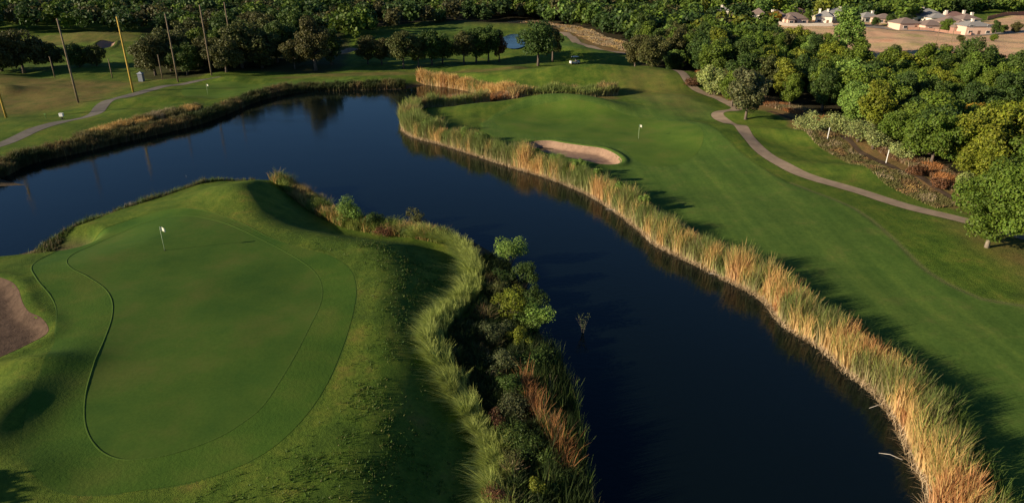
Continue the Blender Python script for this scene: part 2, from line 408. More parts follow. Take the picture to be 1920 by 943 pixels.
# water
mw, n, b = new_mat('pond water', .04, .5)
b.inputs['Base Color'].default_value = (.0030, .0062, .0056, 1); b.inputs['IOR'].default_value = 1.33; b.inputs['Specular IOR Level'].default_value = .48
b.inputs['Specular Tint'].default_value = (.22, .66, 1, 1)
mp = n.nodes.new('ShaderNodeMapping'); mp.inputs['Scale'].default_value = (1, 1.6, 1); n.links.new(objco(n), mp.inputs[0])
h1 = noise(n, 1.6, 3, .55, mp.outputs[0]); h2 = noise(n, .12, 2, .5, mp.outputs[0])
bump(n, b, math_(n, 'MULTIPLY', h1, h2), .16, .12)
n.links.new(ramp(n, h2, [(.35, (.03, .03, .03)), (.65, (.09, .09, .09))]), b.inputs['Roughness'])
m = MB(); m.poly([(-170,-90,0),(70,-90,0),(70,190,0),(-170,190,0)])
tag(m.build('pond_water', mw), kind='structure')
m = MB(); xx, yy = G(962, 88, 0); m.poly([(xx-7,yy-9,1.9),(xx+8,yy-9,1.9),(xx+8,yy+13,1.9),(xx-7,yy+13,1.9)])

# ------------------------------------------------------------------ overlay sheets: greens, collar, sand, paths
def sheet(name, poly, mat, spacing, dz, sink=None):
    poly = np.asarray(poly); L = np.linalg.norm(np.roll(poly, -1, 0)-poly, axis=1).sum()
    n_ = int(L/max(spacing*.6, .2)); cum = np.concatenate([[0], np.cumsum(np.linalg.norm(np.roll(poly, -1, 0)-poly, axis=1))])
    cl = np.vstack([poly, poly[:1]]); s = np.linspace(0, cum[-1], n_, endpoint=False)
    bd = np.stack([np.interp(s, cum, cl[:, 0]), np.interp(s, cum, cl[:, 1])], 1)
    x0, y0 = bd.min(0); x1, y1 = bd.max(0)
    gx, gy = np.meshgrid(np.arange(x0, x1, spacing), np.arange(y0, y1, spacing)); gx = gx.ravel()+RNG.uniform(-.1, .1, gx.size)*spacing; gy = gy.ravel()+RNG.uniform(-.1, .1, gy.size)*spacing
    k = sdf(gx, gy, bd) > spacing*.45; pts = np.vstack([bd, np.stack([gx[k], gy[k]], 1)])
    r = delaunay_2d_cdt([Vector(p) for p in pts], [], [list(range(n_))], 1, 1e-5)
    vs = np.array([(v.x, v.y) for v in r[0]]); fs_ = np.array([f for f in r[2] if len(f) == 3])
    z = height(vs[:, 0], vs[:, 1]) + dz
    if sink is not None: z -= .05*sstep(.45, .8, sdf(vs[:, 0], vs[:, 1], sink))
    e1 = vs[fs_[:, 1]]-vs[fs_[:, 0]]; e2 = vs[fs_[:, 2]]-vs[fs_[:, 0]]; fl = e1[:, 0]*e2[:, 1]-e1[:, 1]*e2[:, 0] < 0
    fs_[fl] = fs_[fl][:, ::-1]
    o = tag(link(name, np_mesh(name, np.column_stack([vs, z]), fs_, mat, smooth=True)), kind='structure')
    return o, bd
def turf(name, stops, bmp=.02):
    m, n, b = new_mat(name, .85, .1); co = objco(n)
    f1 = noise(n, .22, 4, .6, co); f2 = noise(n, 5, 4, .7, co)
    c = ramp(n, f1, stops); c = mixc(n, .5, c, ramp(n, f2, [(.3, (.75, .78, .75)), (.7, (1.25, 1.2, 1.2))]), 'MULTIPLY')
    n.links.new(c, b.inputs['Base Color']); bump(n, b, f2, .5, bmp); return m
T_GREEN = turf('putting turf', [(.3, (.042, .098, .013)), (.5, (.060, .116, .015)), (.7, (.088, .122, .021))], .012)
T_GRN_R = turf('putting turf pale', [(.3, (.062, .122, .016)), (.5, (.086, .146, .019)), (.7, (.115, .152, .026))], .012)
T_COLL = turf('collar turf', [(.3, (.040, .098, .012)), (.5, (.061, .122, .014)), (.7, (.095, .135, .02))], .05)
T_LIP = turf('lip turf', [(.3, (.055, .11, .015)), (.7, (.075, .13, .02))], .05)
def sand_mat(name, a, b_):
    m, n, b = new_mat(name, .95, .05); co = objco(n); f = noise(n, 1.3, 6, .75, co); f2 = noise(n, 9, 3, .7, co)
    n.links.new(ramp(n, f, [(.3, a), (.7, b_)]), b.inputs['Base Color'])
    bump(n, b, math_(n, 'ADD', f, math_(n, 'MULTIPLY', f2, .3)), .7, .15); return m
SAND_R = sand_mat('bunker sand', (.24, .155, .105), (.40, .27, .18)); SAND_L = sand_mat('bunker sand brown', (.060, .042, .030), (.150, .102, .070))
def lip_ring(name, bd, lo, hi, wd, mat, zoff=.02, fade=None):
    P = np.asarray(bd); N = len(P); t = np.roll(P, -1, 0)-np.roll(P, 1, 0); t /= np.linalg.norm(t, axis=1)[:, None]+1e-9
    nn = np.stack([t[:, 1], -t[:, 0]], 1)
    if sdf(np.array([P[0, 0]+nn[0, 0]*.1]), np.array([P[0, 1]+nn[0, 1]*.1]), P)[0] > 0: nn = -nn     # outward
    prof = [(-wd*.2, 0), (-wd*.05, hi), (wd*.5, hi*.8), (wd, 0)]
    vv = []; 
    amp = np.ones(N) if fade is None else fade(P[:, 0], P[:, 1])
    for o_, h_ in prof:
        q = P+nn*o_; z = height(q[:, 0], q[:, 1]) + zoff + h_*amp*(.75+.5*vnoise(q[:, 0]*2, q[:, 1]*2, 5)); vv.append(np.column_stack([q, z]))
    vv = np.vstack(vv); F_ = []
    for k in range(len(prof)-1):
        a = np.arange(N); b2 = (a+1) % N; F_.append(np.stack([k*N+a, k*N+b2, (k+1)*N+b2, (k+1)*N+a], 1))
    F_ = np.vstack(F_)
    return tag(link(name, np_mesh(name, vv, F_, mat, smooth=True)), kind='structure')
_, cb = sheet('green_collar', COLLAR, T_COLL, .4, .012, sink=GREENS['near'])
_, gb = sheet('putting_green', GREENS['near'], T_GREEN, .4, .020)
lip_ring('grass_lip', gb, 0, .030, .08, T_LIP, zoff=.02, fade=lambda x, y: (.1+.9*sstep(-15, -19, x))*(.4+.6*vnoise(x*.35, y*.35, 8)))
lip_ring('grass_lip', cb, 0, .032, .09, T_LIP, zoff=.0, fade=lambda x, y: sstep(40, 48, y)*sstep(-18, -24, x))
sheet('putting_green', GREENS['right'], T_GRN_R, .8, .012)
sheet('putting_green', GREENS['far'], T_GRN_R, 1.0, .02)
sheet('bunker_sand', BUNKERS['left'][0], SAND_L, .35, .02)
sheet('bunker_sand', BUNKERS['right'][0], SAND_R, .35, .02)
sheet('bunker_sand', BUNKERS['far'][0], SAND_R, .8, .03)
sheet('bunker_sand', BUNKERS['farthest'][0], SAND_R, .8, .03)
def ribbon(name, line, wd, mat, dz, wig=0):
    L = np.concatenate([[0], np.cumsum(np.linalg.norm(np.diff(line, axis=0), axis=1))]); s = np.arange(0, L[-1], .5)
    P = np.stack([np.interp(s, L, line[:, 0]), np.interp(s, L, line[:, 1])], 1)
    for _ in range(6): P[1:-1] = (P[:-2]+P[1:-1]*2+P[2:])/4
    t = np.gradient(P, axis=0); t /= np.linalg.norm(t, axis=1)[:, None]; nn = np.stack([t[:, 1], -t[:, 0]], 1)
    vv = []; K = 7
    for k in range(K):
        u = (k/(K-1)-.5); off = u*(wd+wig*(vnoise(s/2, s*0+k//3, 4)-.5)); q = P+nn*np.asarray(off).reshape(-1, 1)
        vv.append(np.column_stack([q, height(q[:, 0], q[:, 1])+dz]))
    vv = np.vstack(vv); N = len(P); a = np.arange(N-1)
    F_ = np.vstack([np.stack([k*N+a, (k+1)*N+a, (k+1)*N+a+1, k*N+a+1], 1) for k in range(K-1)])[:, ::-1]
    return tag(link(name, np_mesh(name, vv, F_, mat, smooth=True)), kind='structure')
PATHM = simple('path concrete', (.31, .235, .16), .9, .18, .8, .1, .01)
PATHL = simple('path concrete grey', (.17, .155, .125), .9, .18, .8, .1, .01)
SOIL = simple('track soil', (.085, .06, .04), .95, .4, .8, .05, .05)
ribbon('cart_path', PATHS['right'][0], 2.0, PATHM, .03)
ribbon('cart_path', PATHS['left'][0], PATHS['left'][1], PATHL, .03)
ribbon('cart_path', PATHS['far'][0], PATHS['far'][1], PATHM, .05)
ribbon('dirt_track', TRACK, .8, SOIL, .04, 1.0)
ROADM = simple('road asphalt', (.24, .22, .19), .9, .15, .5)
ribbon('road', P_line([(1380,46),(1440,47),(1520,50),(1600,54),(1700,60),(1800,66),(1860,69),(1960,66),(2100,60)]), 5, ROADM, .12)
# small far pond behind the trees
fp = smooth_poly([G(*p, 1.5) for p in [(940,78),(960,68),(985,72),(990,86),(968,96),(945,92)]], 4)
o, _ = sheet('pond_water', fp, mw, 3, .0)
zc = o.data.vertices; zz = max(v.co.z for v in zc)+.15
for v in zc: v.co.z = zz

# ------------------------------------------------------------------ blades (reeds, rushes, grasses)
def blades(base, hgt, lean, wid, c0, c1, seg=3, az=None, curve=2.0):
    """tapered bent strips; base Nx3, hgt N, lean Nx2, colours foot / tip Nx3"""
    N = len(base); az = RNG.uniform(0, math.pi, N) if az is None else az
    side = np.stack([np.cos(az), np.sin(az)], 1)*wid[:, None]*.5
    vv = np.zeros((N, (seg+1)*2, 3), np.float32); cc = np.zeros((N, (seg+1)*2, 3), np.float32)
    for k in range(seg+1):
        t = k/seg; xy = base[:, :2]+lean*(t**curve)
        z = base[:, 2]+hgt*t*(1-.18*t*np.minimum(np.linalg.norm(lean, axis=1)/np.maximum(hgt, .1), 1.5))
        wk = 1.0-.9*t**1.6
        vv[:, 2*k, :2] = xy-side*wk; vv[:, 2*k+1, :2] = xy+side*wk; vv[:, 2*k, 2] = z; vv[:, 2*k+1, 2] = z
        col = c0*(1-t)+c1*t; cc[:, 2*k] = col; cc[:, 2*k+1] = col
    b = (np.arange(N)*(seg+1)*2)[:, None, None]
    q = np.array([[2*k, 2*k+1, 2*k+3, 2*k+2] for k in range(seg)])[None]
    return vv.reshape(-1, 3), (b+q).reshape(-1, 4), cc.reshape(-1, 3)
class Bag:
    def __init__(s): s.V = []; s.F = []; s.T = []; s.n = 0
    def add(s, v, f, t): s.V.append(v); s.F.append(f+s.n); s.T.append(t); s.n += len(v)
    def mesh(s, name, mat): return np_mesh(name, np.vstack(s.V), np.vstack(s.F), mat, np.vstack(s.T))
def along(line, n, off0, off1, side=1):
    """random points beside a polyline, off = distance to its left (side=1) """
    L = np.concatenate([[0], np.cumsum(np.linalg.norm(np.diff(line, axis=0), axis=1))]); s = RNG.uniform(0, L[-1], n)
    P = np.stack([np.interp(s, L, line[:, 0]), np.interp(s, L, line[:, 1])], 1)
    P2 = np.stack([np.interp(s+.3, L, line[:, 0]), np.interp(s+.3, L, line[:, 1])], 1); P1 = np.stack([np.interp(s-.3, L, line[:, 0]), np.interp(s-.3, L, line[:, 1])], 1)
    t = P2-P1; t /= np.linalg.norm(t, axis=1)[:, None]+1e-9; nn = np.stack([-t[:, 1], t[:, 0]], 1)*side
    off = off0+(off1-off0)*RNG.uniform(0, 1, n); return P+nn*off[:, None], s, off, nn
def onground(P): return np.column_stack([P, np.maximum(height(P[:, 0], P[:, 1]), -.15)])
PAL = {'green': (.13, .20, .035), 'gold': (.60, .40, .135), 'rust': (.47, .215, .075), 'straw': (.74, .56, .34), 'dark': (.05, .08, .02),
       'lime': (.26, .32, .06), 'olive': (.16, .15, .05), 'brown': (.20, .12, .06), 'tan': (.42, .33, .20)}
PAL = {k: np.array(v) for k, v in PAL.items()}
def pick(weights, n, cl):
    """clustered colour choice: cl in 0..1 noise, weights list of (name, w)"""
    names = [a for a, _ in weights]; ww = np.cumsum([b for _, b in weights]); ww = ww/ww[-1]
    u = np.clip(cl*.72+RNG.uniform(0, .28, n), 0, .999); idx = np.searchsorted(ww, u)
    return np.array([PAL[k] for k in names])[idx]
def stretch(c): # uniformise fbm
    return np.clip((c-.25)/.5, 0, 1)
def reeds(name, line, n, off, hgt, weights, label, wid=.07, side=1, foot='straw', lean_amp=.5, mixf=None, group=None, hvar=.35, clump=3.0, seg=3):
    P, s, o_, nn = along(line, n, off[0], off[1], side)
    gap = fbm(P[:, 0]/1.6, P[:, 1]/1.6, 77, 2)
    base = onground(P); hh = hgt*(1-hvar*.5+hvar*RNG.uniform(0, 1, n))*(.42+.62*fbm(P[:, 0]/1.9, P[:, 1]/1.9, 5, 2)+.40*vnoise(P[:, 0]/.45, P[:, 1]/.45, 15))
    hh *= np.where(vnoise(P[:, 0]/.42, P[:, 1]/.42, 55) < .30, .45, 1.0)
    hh *= 1-.35*np.clip((np.abs(o_-(off[0]+off[1])/2)/(abs(off[1]-off[0])/2))-.6, 0, 1)
    lc = (fbm(P[:, 0]/2.5, P[:, 1]/2.5, 21, 2)-.5)*2.2
    la = lc*1.5+RNG.uniform(-math.pi, math.pi, n)*.9
    lean = np.stack([np.cos(la), np.sin(la)], 1)*(hh*RNG.uniform(.05, lean_amp, n))[:, None]
    cl = stretch(fbm(P[:, 0]/clump, P[:, 1]/clump, 41, 2)); 
    if mixf is not None: cl = np.clip(cl+mixf(P), 0, 1)
    c1 = pick(weights, n, cl)*RNG.uniform(.7, 1.3, n)[:, None]
    c0 = c1*.5+PAL[foot]*.5*RNG.uniform(.7, 1.2, n)[:, None]
    v, f, t = blades(base, hh, lean, wid*RNG.uniform(.6, 1.4, n), c0, c1, seg)
    bag = Bag(); bag.add(v, f, t)
    return tag(link(name, bag.mesh(name, BLADE)), label, 'reeds', group, 'stuff')
east_line = smooth_poly([(28.5,10)]+east_w, 4, closed=False)
reeds('cattail_reeds', east_line, 105000, (-.3, 1.5), 2.3, [('green', 2.1), ('olive', .9), ('lime', .7), ('gold', 1.6), ('rust', 1.3)], 'tall band of green and golden cattails along the right bank of the pond', .058,
      side=-1, lean_amp=.34, clump=1.7, hvar=.7, mixf=lambda P: .20*sstep(58, 40, P[:, 1])-.20*sstep(62, 85, P[:, 1]))
near_line = smooth_poly([(27.5,12)]+east_w[:9], 4, closed=False)
reeds('marsh_grass', near_line, 16000, (1.3, 2.7), 1.35, [('dark', 1.5), ('green', 1.6), ('olive', .5)], 'dark green marsh grass on the land side of the nearest cattails', .045, side=-1, foot='dark', lean_amp=.9, clump=1.5, hvar=.8)
# pale litter at the waterline of that bank
P, s, o_, nn = along(east_line, 15000, -.7, .5, -1)
base = onground(P); base[:, 2] = np.maximum(base[:, 2], 0)+.01
la = RNG.uniform(0, 6.28, len(P)); hh = RNG.uniform(.1, .7, len(P)); lean = np.stack([np.cos(la), np.sin(la)], 1)*RNG.uniform(.2, .9, len(P))[:, None]
v, f, t = blades(base, hh, lean, RNG.uniform(.03, .07, len(P)), PAL['tan']*RNG.uniform(.7, 1.3, (len(P), 1)), PAL['straw']*RNG.uniform(.6, 1.4, (len(P), 1)), 2)
b_ = Bag(); b_.add(v, f, t); tag(link('dead_reed_litter', b_.mesh('dead_reed_litter', BLADE)), 'pale broken reed litter lying at the waterline below the cattails', 'dead reeds', None, 'stuff')
spit_line = smooth_poly([G(*p) for p in [(815,266),(780,258),(757,243),(752,226),(760,211),(800,205),(850,202),(905,196)]], 4, closed=False)
reeds('cattail_reeds', spit_line, 30000, (-.2, 3.2), 2.0, [('green', 2), ('lime', 1.6), ('olive', 1.4), ('gold', .5), ('brown', .3)], 'mixed green and brown reeds covering the point of the spit', .09, side=-1, clump=1.6, hvar=.8, mixf=lambda P: P[:, 0]*0-.06)
upper_line = smooth_poly([G(*p) for p in [(782,158),(800,160),(840,165),(880,172),(925,184),(960,190)]], 4, closed=False)
reeds('cattail_reeds', upper_line, 14000, (-.2, 1.6), 2.4, [('green', .6), ('gold', 2.8), ('rust', .7)], 'golden orange cattail stand at the far end of the pond', .13, side=1)
arm_line = P_line([(955,186),(1000,184),(1060,184),(1110,184),(1146,180)], .8)
reeds('cattail_reeds', arm_line, 18000, (-2.2, 2.2), 2.1, [('green', 2), ('lime', .7), ('olive', 1.2), ('gold', .5)], 'green reed belt between the far pond end and the mown ridge', .13, side=1)
brown_line = P_line([(842,193),(880,188),(930,189),(980,193)], .1)
reeds('cattail_reeds', brown_line, 9000, (-2.5, 1.8), 1.3, [('brown', 1.5), ('rust', 1), ('tan', .6)], 'low brown reed patch in shallow water behind the spit', .11, side=1, foot='brown')
nb = smooth_poly([G(*p) for p in north_px[4:]], 4, closed=False)
reeds('bank_rushes', nb, 46000, (-.1, 2.3), 1.4, [('dark', 2.2), ('olive', 1.6), ('brown', .35), ('gold', .15)], 'dark olive rushes lining the far left bank of the pond', .10, side=-1, foot='brown',
      mixf=lambda P: -.15*sstep(-40, -10, P[:, 0]))
gl = P_line([(150,266),(200,250),(260,235),(330,218),(380,207)], .9)
reeds('dry_grass', gl, 11000, (-1.6, 1.6), 1.2, [('gold', 1), ('olive', 1), ('tan', .6)], 'golden dry grass on top of the far left bank', .08, foot='olive')

# shore line growth of the near peninsula
nwl = smooth_poly([(G(*p, 2.5)[0]-1.2, G(*p, 2.5)[1]+1.5) for p in nw_px], 4, closed=False)
reeds('shore_weeds', nwl, 12000, (-1.0, .8), .62, [('olive', 1.4), ('green', 1), ('dark', .6), ('tan', .3)], 'scruffy grey brown weeds on the bank behind the near green', .05, foot='olive', hvar=.9, clump=1.2, lean_amp=1)
pel = smooth_poly([G(*p, .6) for p in [(545,350),(590,372),(630,398),(680,418),(740,428),(800,436),(850,446)]], 4, closed=False)
reeds('shore_grass', pel, 16000, (-.4, 2.6), 1.25, [('lime', 1.3), ('green', 1), ('gold', .7), ('olive', .5)], 'yellow green marsh grass between the knoll and the water', .05, side=-1, foot='olive', lean_amp=.9, clump=1.5)
# tall dark reeds on the lower right shore of the peninsula
pl = smooth_poly([G(*p, 0) for p in [(1030,650),(1060,715),(1080,790),(1095,880),(1102,960),(1105,1060)]], 4, closed=False)
reeds('shore_reeds', pl, 5200, (-.3, 2.6), 1.4, [('dark', 2.4), ('green', .7), ('olive', .6), ('tan', .12)], 'dark green reeds at the water below the near green', .035, side=-1, foot='dark', lean_amp=.4, clump=.7, seg=4, hvar=1.0)
rl = smooth_poly([G(*p, .6) for p in [(985,730),(1000,770),(1030,815),(1050,850),(1075,890)]], 4, closed=False)
reeds('rust_reeds', rl, 1500, (-.5, .6), 1.5, [('rust', 1.6), ('brown', .5), ('gold', .25)], 'narrow streak of rust red dead reeds among dark growth', .034, side=1, foot='brown', lean_amp=.5, clump=.5, seg=4, hvar=1.0)
# arching ornamental grass ring
ringp = [(775,438),(815,442),(850,452),(876,475),(892,505),(886,545),(862,582),(832,618),(818,660),(830,705),(858,745),(892,785),(922,830),(934,880),(934,960),(930,1040)]
ring = smooth_poly([G(*p, 1.2) for p in ringp], 5, closed=False)
bag = Bag(); ncl = 520
P, s, o_, nn = along(ring, ncl, -.62, .62, 1)
for i in range(ncl):
    nb_ = 95; c = P[i]; r = RNG.uniform(0, .18, nb_); cs = RNG.uniform(.75, 1.2)*(.72 if c[1] < 33.5 else 1); a = RNG.uniform(0, 6.283, nb_)
    b0 = np.column_stack([c[0]+r*np.cos(a), c[1]+r*np.sin(a)]); b0 = onground(b0)
    hh = RNG.uniform(.7, 1.5, nb_)*cs; dirx = np.array([-.8, -.15])+RNG.normal(0, .38, 2)
    lean = (dirx[None]*RNG.uniform(.3, 1.1, nb_)[:, None]+np.stack([np.cos(a), np.sin(a)], 1)*.45)*hh[:, None]
    tipc = (PAL['lime']*RNG.uniform(1.0, 1.75)+PAL['tan']*.22)*RNG.uniform(.75, 1.3, nb_)[:, None]  # tips tinted brighter than the feet: sunlight on the ring put into the colour
    v, f, t = blades(b0, hh, lean, RNG.uniform(.022, .05, nb_), np.tile(PAL['green']*.8, (nb_, 1)), tipc, 4, curve=1.8)
    bag.add(v, f, t)
tag(link('arching_grass', bag.mesh('arching_grass', BLADE)), 'curved ring of long arching yellow green grass around the near green', 'grass', None, 'stuff')
# rough tufts on the slope inside the ring
tp = smooth_poly([G(*p, 2.6) for p in [(560,470),(680,440),(800,455),(860,480),(880,520),(840,590),(790,640),(800,720),(870,800),(900,960),(380,1000),(420,900),(560,850),(650,720),(690,600),(690,530),(650,490)]], 3)
q = RNG.uniform(tp.min(0), tp.max(0), (110000, 2)); q = q[inside(q[:, 0], q[:, 1], tp)]
cn = fbm(q[:, 0]/.9, q[:, 1]/.9, 66, 3)*.6+fbm(q[:, 0]/.25, q[:, 1]/.25, 67, 2)*.4; q = q[cn+RNG.normal(0, .10, len(cn))-.25*sstep(5, 0, sdf(q[:, 0], q[:, 1], tp)) > .47]
b0 = onground(q); N = len(q); la = RNG.uniform(0, 6.28, N); hh = RNG.uniform(.05, .15, N)
lean = np.stack([np.cos(la), np.sin(la)], 1)*(hh*RNG.uniform(.2, 1.2, N))[:, None]
cc = np.where(RNG.uniform(0, 1, N)[:, None] < .75, np.array([[.065, .13, .016]]), np.array([[.15, .16, .04]]))*RNG.uniform(.7, 1.3, N)[:, None]
v, f, t = blades(b0, hh, lean, RNG.uniform(.03, .07, N), cc*.9, cc, 2)
b_ = Bag(); b_.add(v, f, t); tag(link('rough_grass_tufts', b_.mesh('rough_grass_tufts', BLADE)), 'uneven rough grass tufts on the shaded slope right of the near green', 'grass', None, 'stuff')
# brush strip by the wood edge
bl = P_line([(1300,150),(1350,172),(1440,203),(1500,222),(1560,246),(1640,282),(1700,312),(1760,345),(1800,365)], 1.2)
reeds('rusty_undergrowth', bl, 30000, (0, 4.2), .7, [('rust', 1.5), ('brown', 1.1), ('tan', .4), ('olive', .7)], 'rust red low brush between the dirt track and the wood', .10, side=1, foot='brown', lean_amp=.9, clump=2.2)
bl2 = P_line([(1500,250),(1580,290),(1660,335),(1720,362),(1780,388)], 1.0)
reeds('dry_grass', bl2, 12000, (-1.8, 2.2), .3, [('tan', .6), ('olive', 1.4), ('brown', .8), ('gold', .25)], 'short golden grass beside the dirt track on the right', .09, side=1, foot='olive', lean_amp=.9, clump=2.2)
dl = P_line([(950,44),(1010,46),(1070,60),(1110,78),(1160,92),(1195,98)], 1.0)
reeds('dry_grass', dl, 14000, (-1, 9), .4, [('gold', 1), ('tan', 1.5), ('rust', .6)], 'dry straw coloured meadow strip below the far wood', .10, side=1, foot='tan', lean_amp=.8)

# ------------------------------------------------------------------ trees
def leaves(pts, nrm, size, tint):
    N = len(pts); nrm = nrm/(np.linalg.norm(nrm, axis=1)[:, None]+1e-9)
    rv = RNG.normal(0, 1, (N, 3)); u = np.cross(nrm, rv); u /= np.linalg.norm(u, axis=1)[:, None]+1e-9; v = np.cross(nrm, u)
    u *= (size*.5)[:, None]; v *= (size*.34)[:, None]
    q = np.stack([pts-u, pts-v*.9, pts+u, pts+v*1.1], 1).reshape(-1, 3)
    return q, np.arange(4*N).reshape(-1, 4), np.repeat(tint, 4, 0)
def crown_geo(H, R_, K, nleaf, leaf, zc=.62, flat=.8, gaps=.15, lob=.36, rz=None, low=False):
    """leaf clumps over lobes spread through an uneven crown"""
    rz = rz or H*.40; L = []
    for k in range(K):
        while True:
            p = RNG.uniform(-1, 1, 3)
            r = np.linalg.norm(p)
            if .35 < r < 1: break
        if p[2] < -.55 and not low: p[2] *= .5
        p = p*.8; L.append((p[0]*R_*RNG.uniform(.85, 1.15), p[1]*R_*RNG.uniform(.85, 1.15), H*zc+p[2]*rz, R_*lob*RNG.uniform(.65, 1.3)))
    L.append((0, 0, H*zc, R_*.5))
    L = np.array(L); w_ = L[:, 3]**2; w_ /= w_.sum(); idx = RNG.choice(len(L), nleaf, p=w_)
    d = RNG.normal(0, 1, (nleaf, 3)); d[:, 2] = np.where(d[:, 2] < 0, d[:, 2]*RNG.uniform(.3, 1, nleaf), d[:, 2]); d /= np.linalg.norm(d, axis=1)[:, None]
    lump = 1+.25*np.sin(d[:, 0]*5+idx)*np.sin(d[:, 1]*5+idx*1.7)*np.sin(d[:, 2]*4+idx)
    rr = L[idx, 3]*lump*(.55+.5*RNG.uniform(0, 1, nleaf)**.5)
    pts = L[idx, :3]+d*rr[:, None]*np.array([1, 1, flat])
    nrm = d*.9+RNG.normal(0, .55, (nleaf, 3))+np.array([0, 0, .25])
    lt = RNG.uniform(.78, 1.22, len(L))[idx]*RNG.uniform(.75, 1.25, nleaf)
    tint = np.stack([lt*RNG.uniform(.9, 1.15, nleaf), lt, lt*RNG.uniform(.8, 1.2, nleaf)], 1)
    pts[:, 2] = np.maximum(pts[:, 2], .15)
    q, f, t = leaves(pts, nrm, leaf*RNG.uniform(.6, 1.35, nleaf), tint); return q, f, t, L
def trunk_mesh(name, H, R_, L, mat, tr=None, lean=0.):
    m = MB(); tr = tr or H*.028
    top = (lean*H*.6, 0, H*.55)
    m.tube([(0, 0, -.3), (lean*H*.15, .02, H*.15), (lean*H*.38, -.03*H*.1, H*.35), top], [tr*1.5, tr, tr*.8, tr*.5], 7)
    for l in L[:9]:
        a = (lean*H*.36, 0, H*.28+.1*H*random.random()); mid_ = ((a[0]+l[0])*.5, (a[1]+l[1])*.5, (a[2]+l[2])*.5+H*.03)
        m.tube([a, mid_, tuple(l[:3])], [tr*.5, tr*.32, tr*.12], 5, False)
    return m.mesh(name, mat, True)
SHAPES = []
for (H, R_, K, nl, lf, zc, flat, lob) in [(9, 3.9, 34, 8500, .38, .54, .85, .30), (8, 4.3, 36, 8500, .38, .52, .8, .28), (10.5, 3.5, 36, 8500, .38, .54, .95, .31),
                                  (7, 3.6, 26, 7500, .36, .52, .85, .31), (8.5, 4.6, 44, 9500, .38, .54, .75, .26), (9.5, 3.0, 28, 7000, .36, .54, 1.0, .33)]:
    q, f, t, L = crown_geo(H, R_, K, nl, lf, zc, flat, lob=lob, rz=H*.52, low=True)
    SHAPES.append(dict(H=H, q=q, f=f, t=t, trunk=trunk_mesh('trunk', H, R_, L, BARK), R=R_, cr={}))
for s_, z_ in zip(SHAPES, range(9)):
    for k in LM: s_['cr'][k] = None
def crown_mesh(i, kind):
    s_ = SHAPES[i]
    if s_['cr'][kind] is None: s_['cr'][kind] = np_mesh('crown', s_['q'], s_['f'], LM[kind], s_['t'])
    return s_['cr'][kind]
NT = 0
def tree(x, y, z, shape, kind, s, label, group=None, name='tree', rz=None, sz=1.0, lift=0):
    global NT
    NT += 1
    r = empty(name, (x, y, z-.05), RNG.uniform(0, 6.28) if rz is None else rz, (s, s, s*sz)); tag(r, label, 'tree', group)
    link('trunk', SHAPES[shape]['trunk'], r); link('crown', crown_mesh(shape, kind), r, (0, 0, lift)); return r
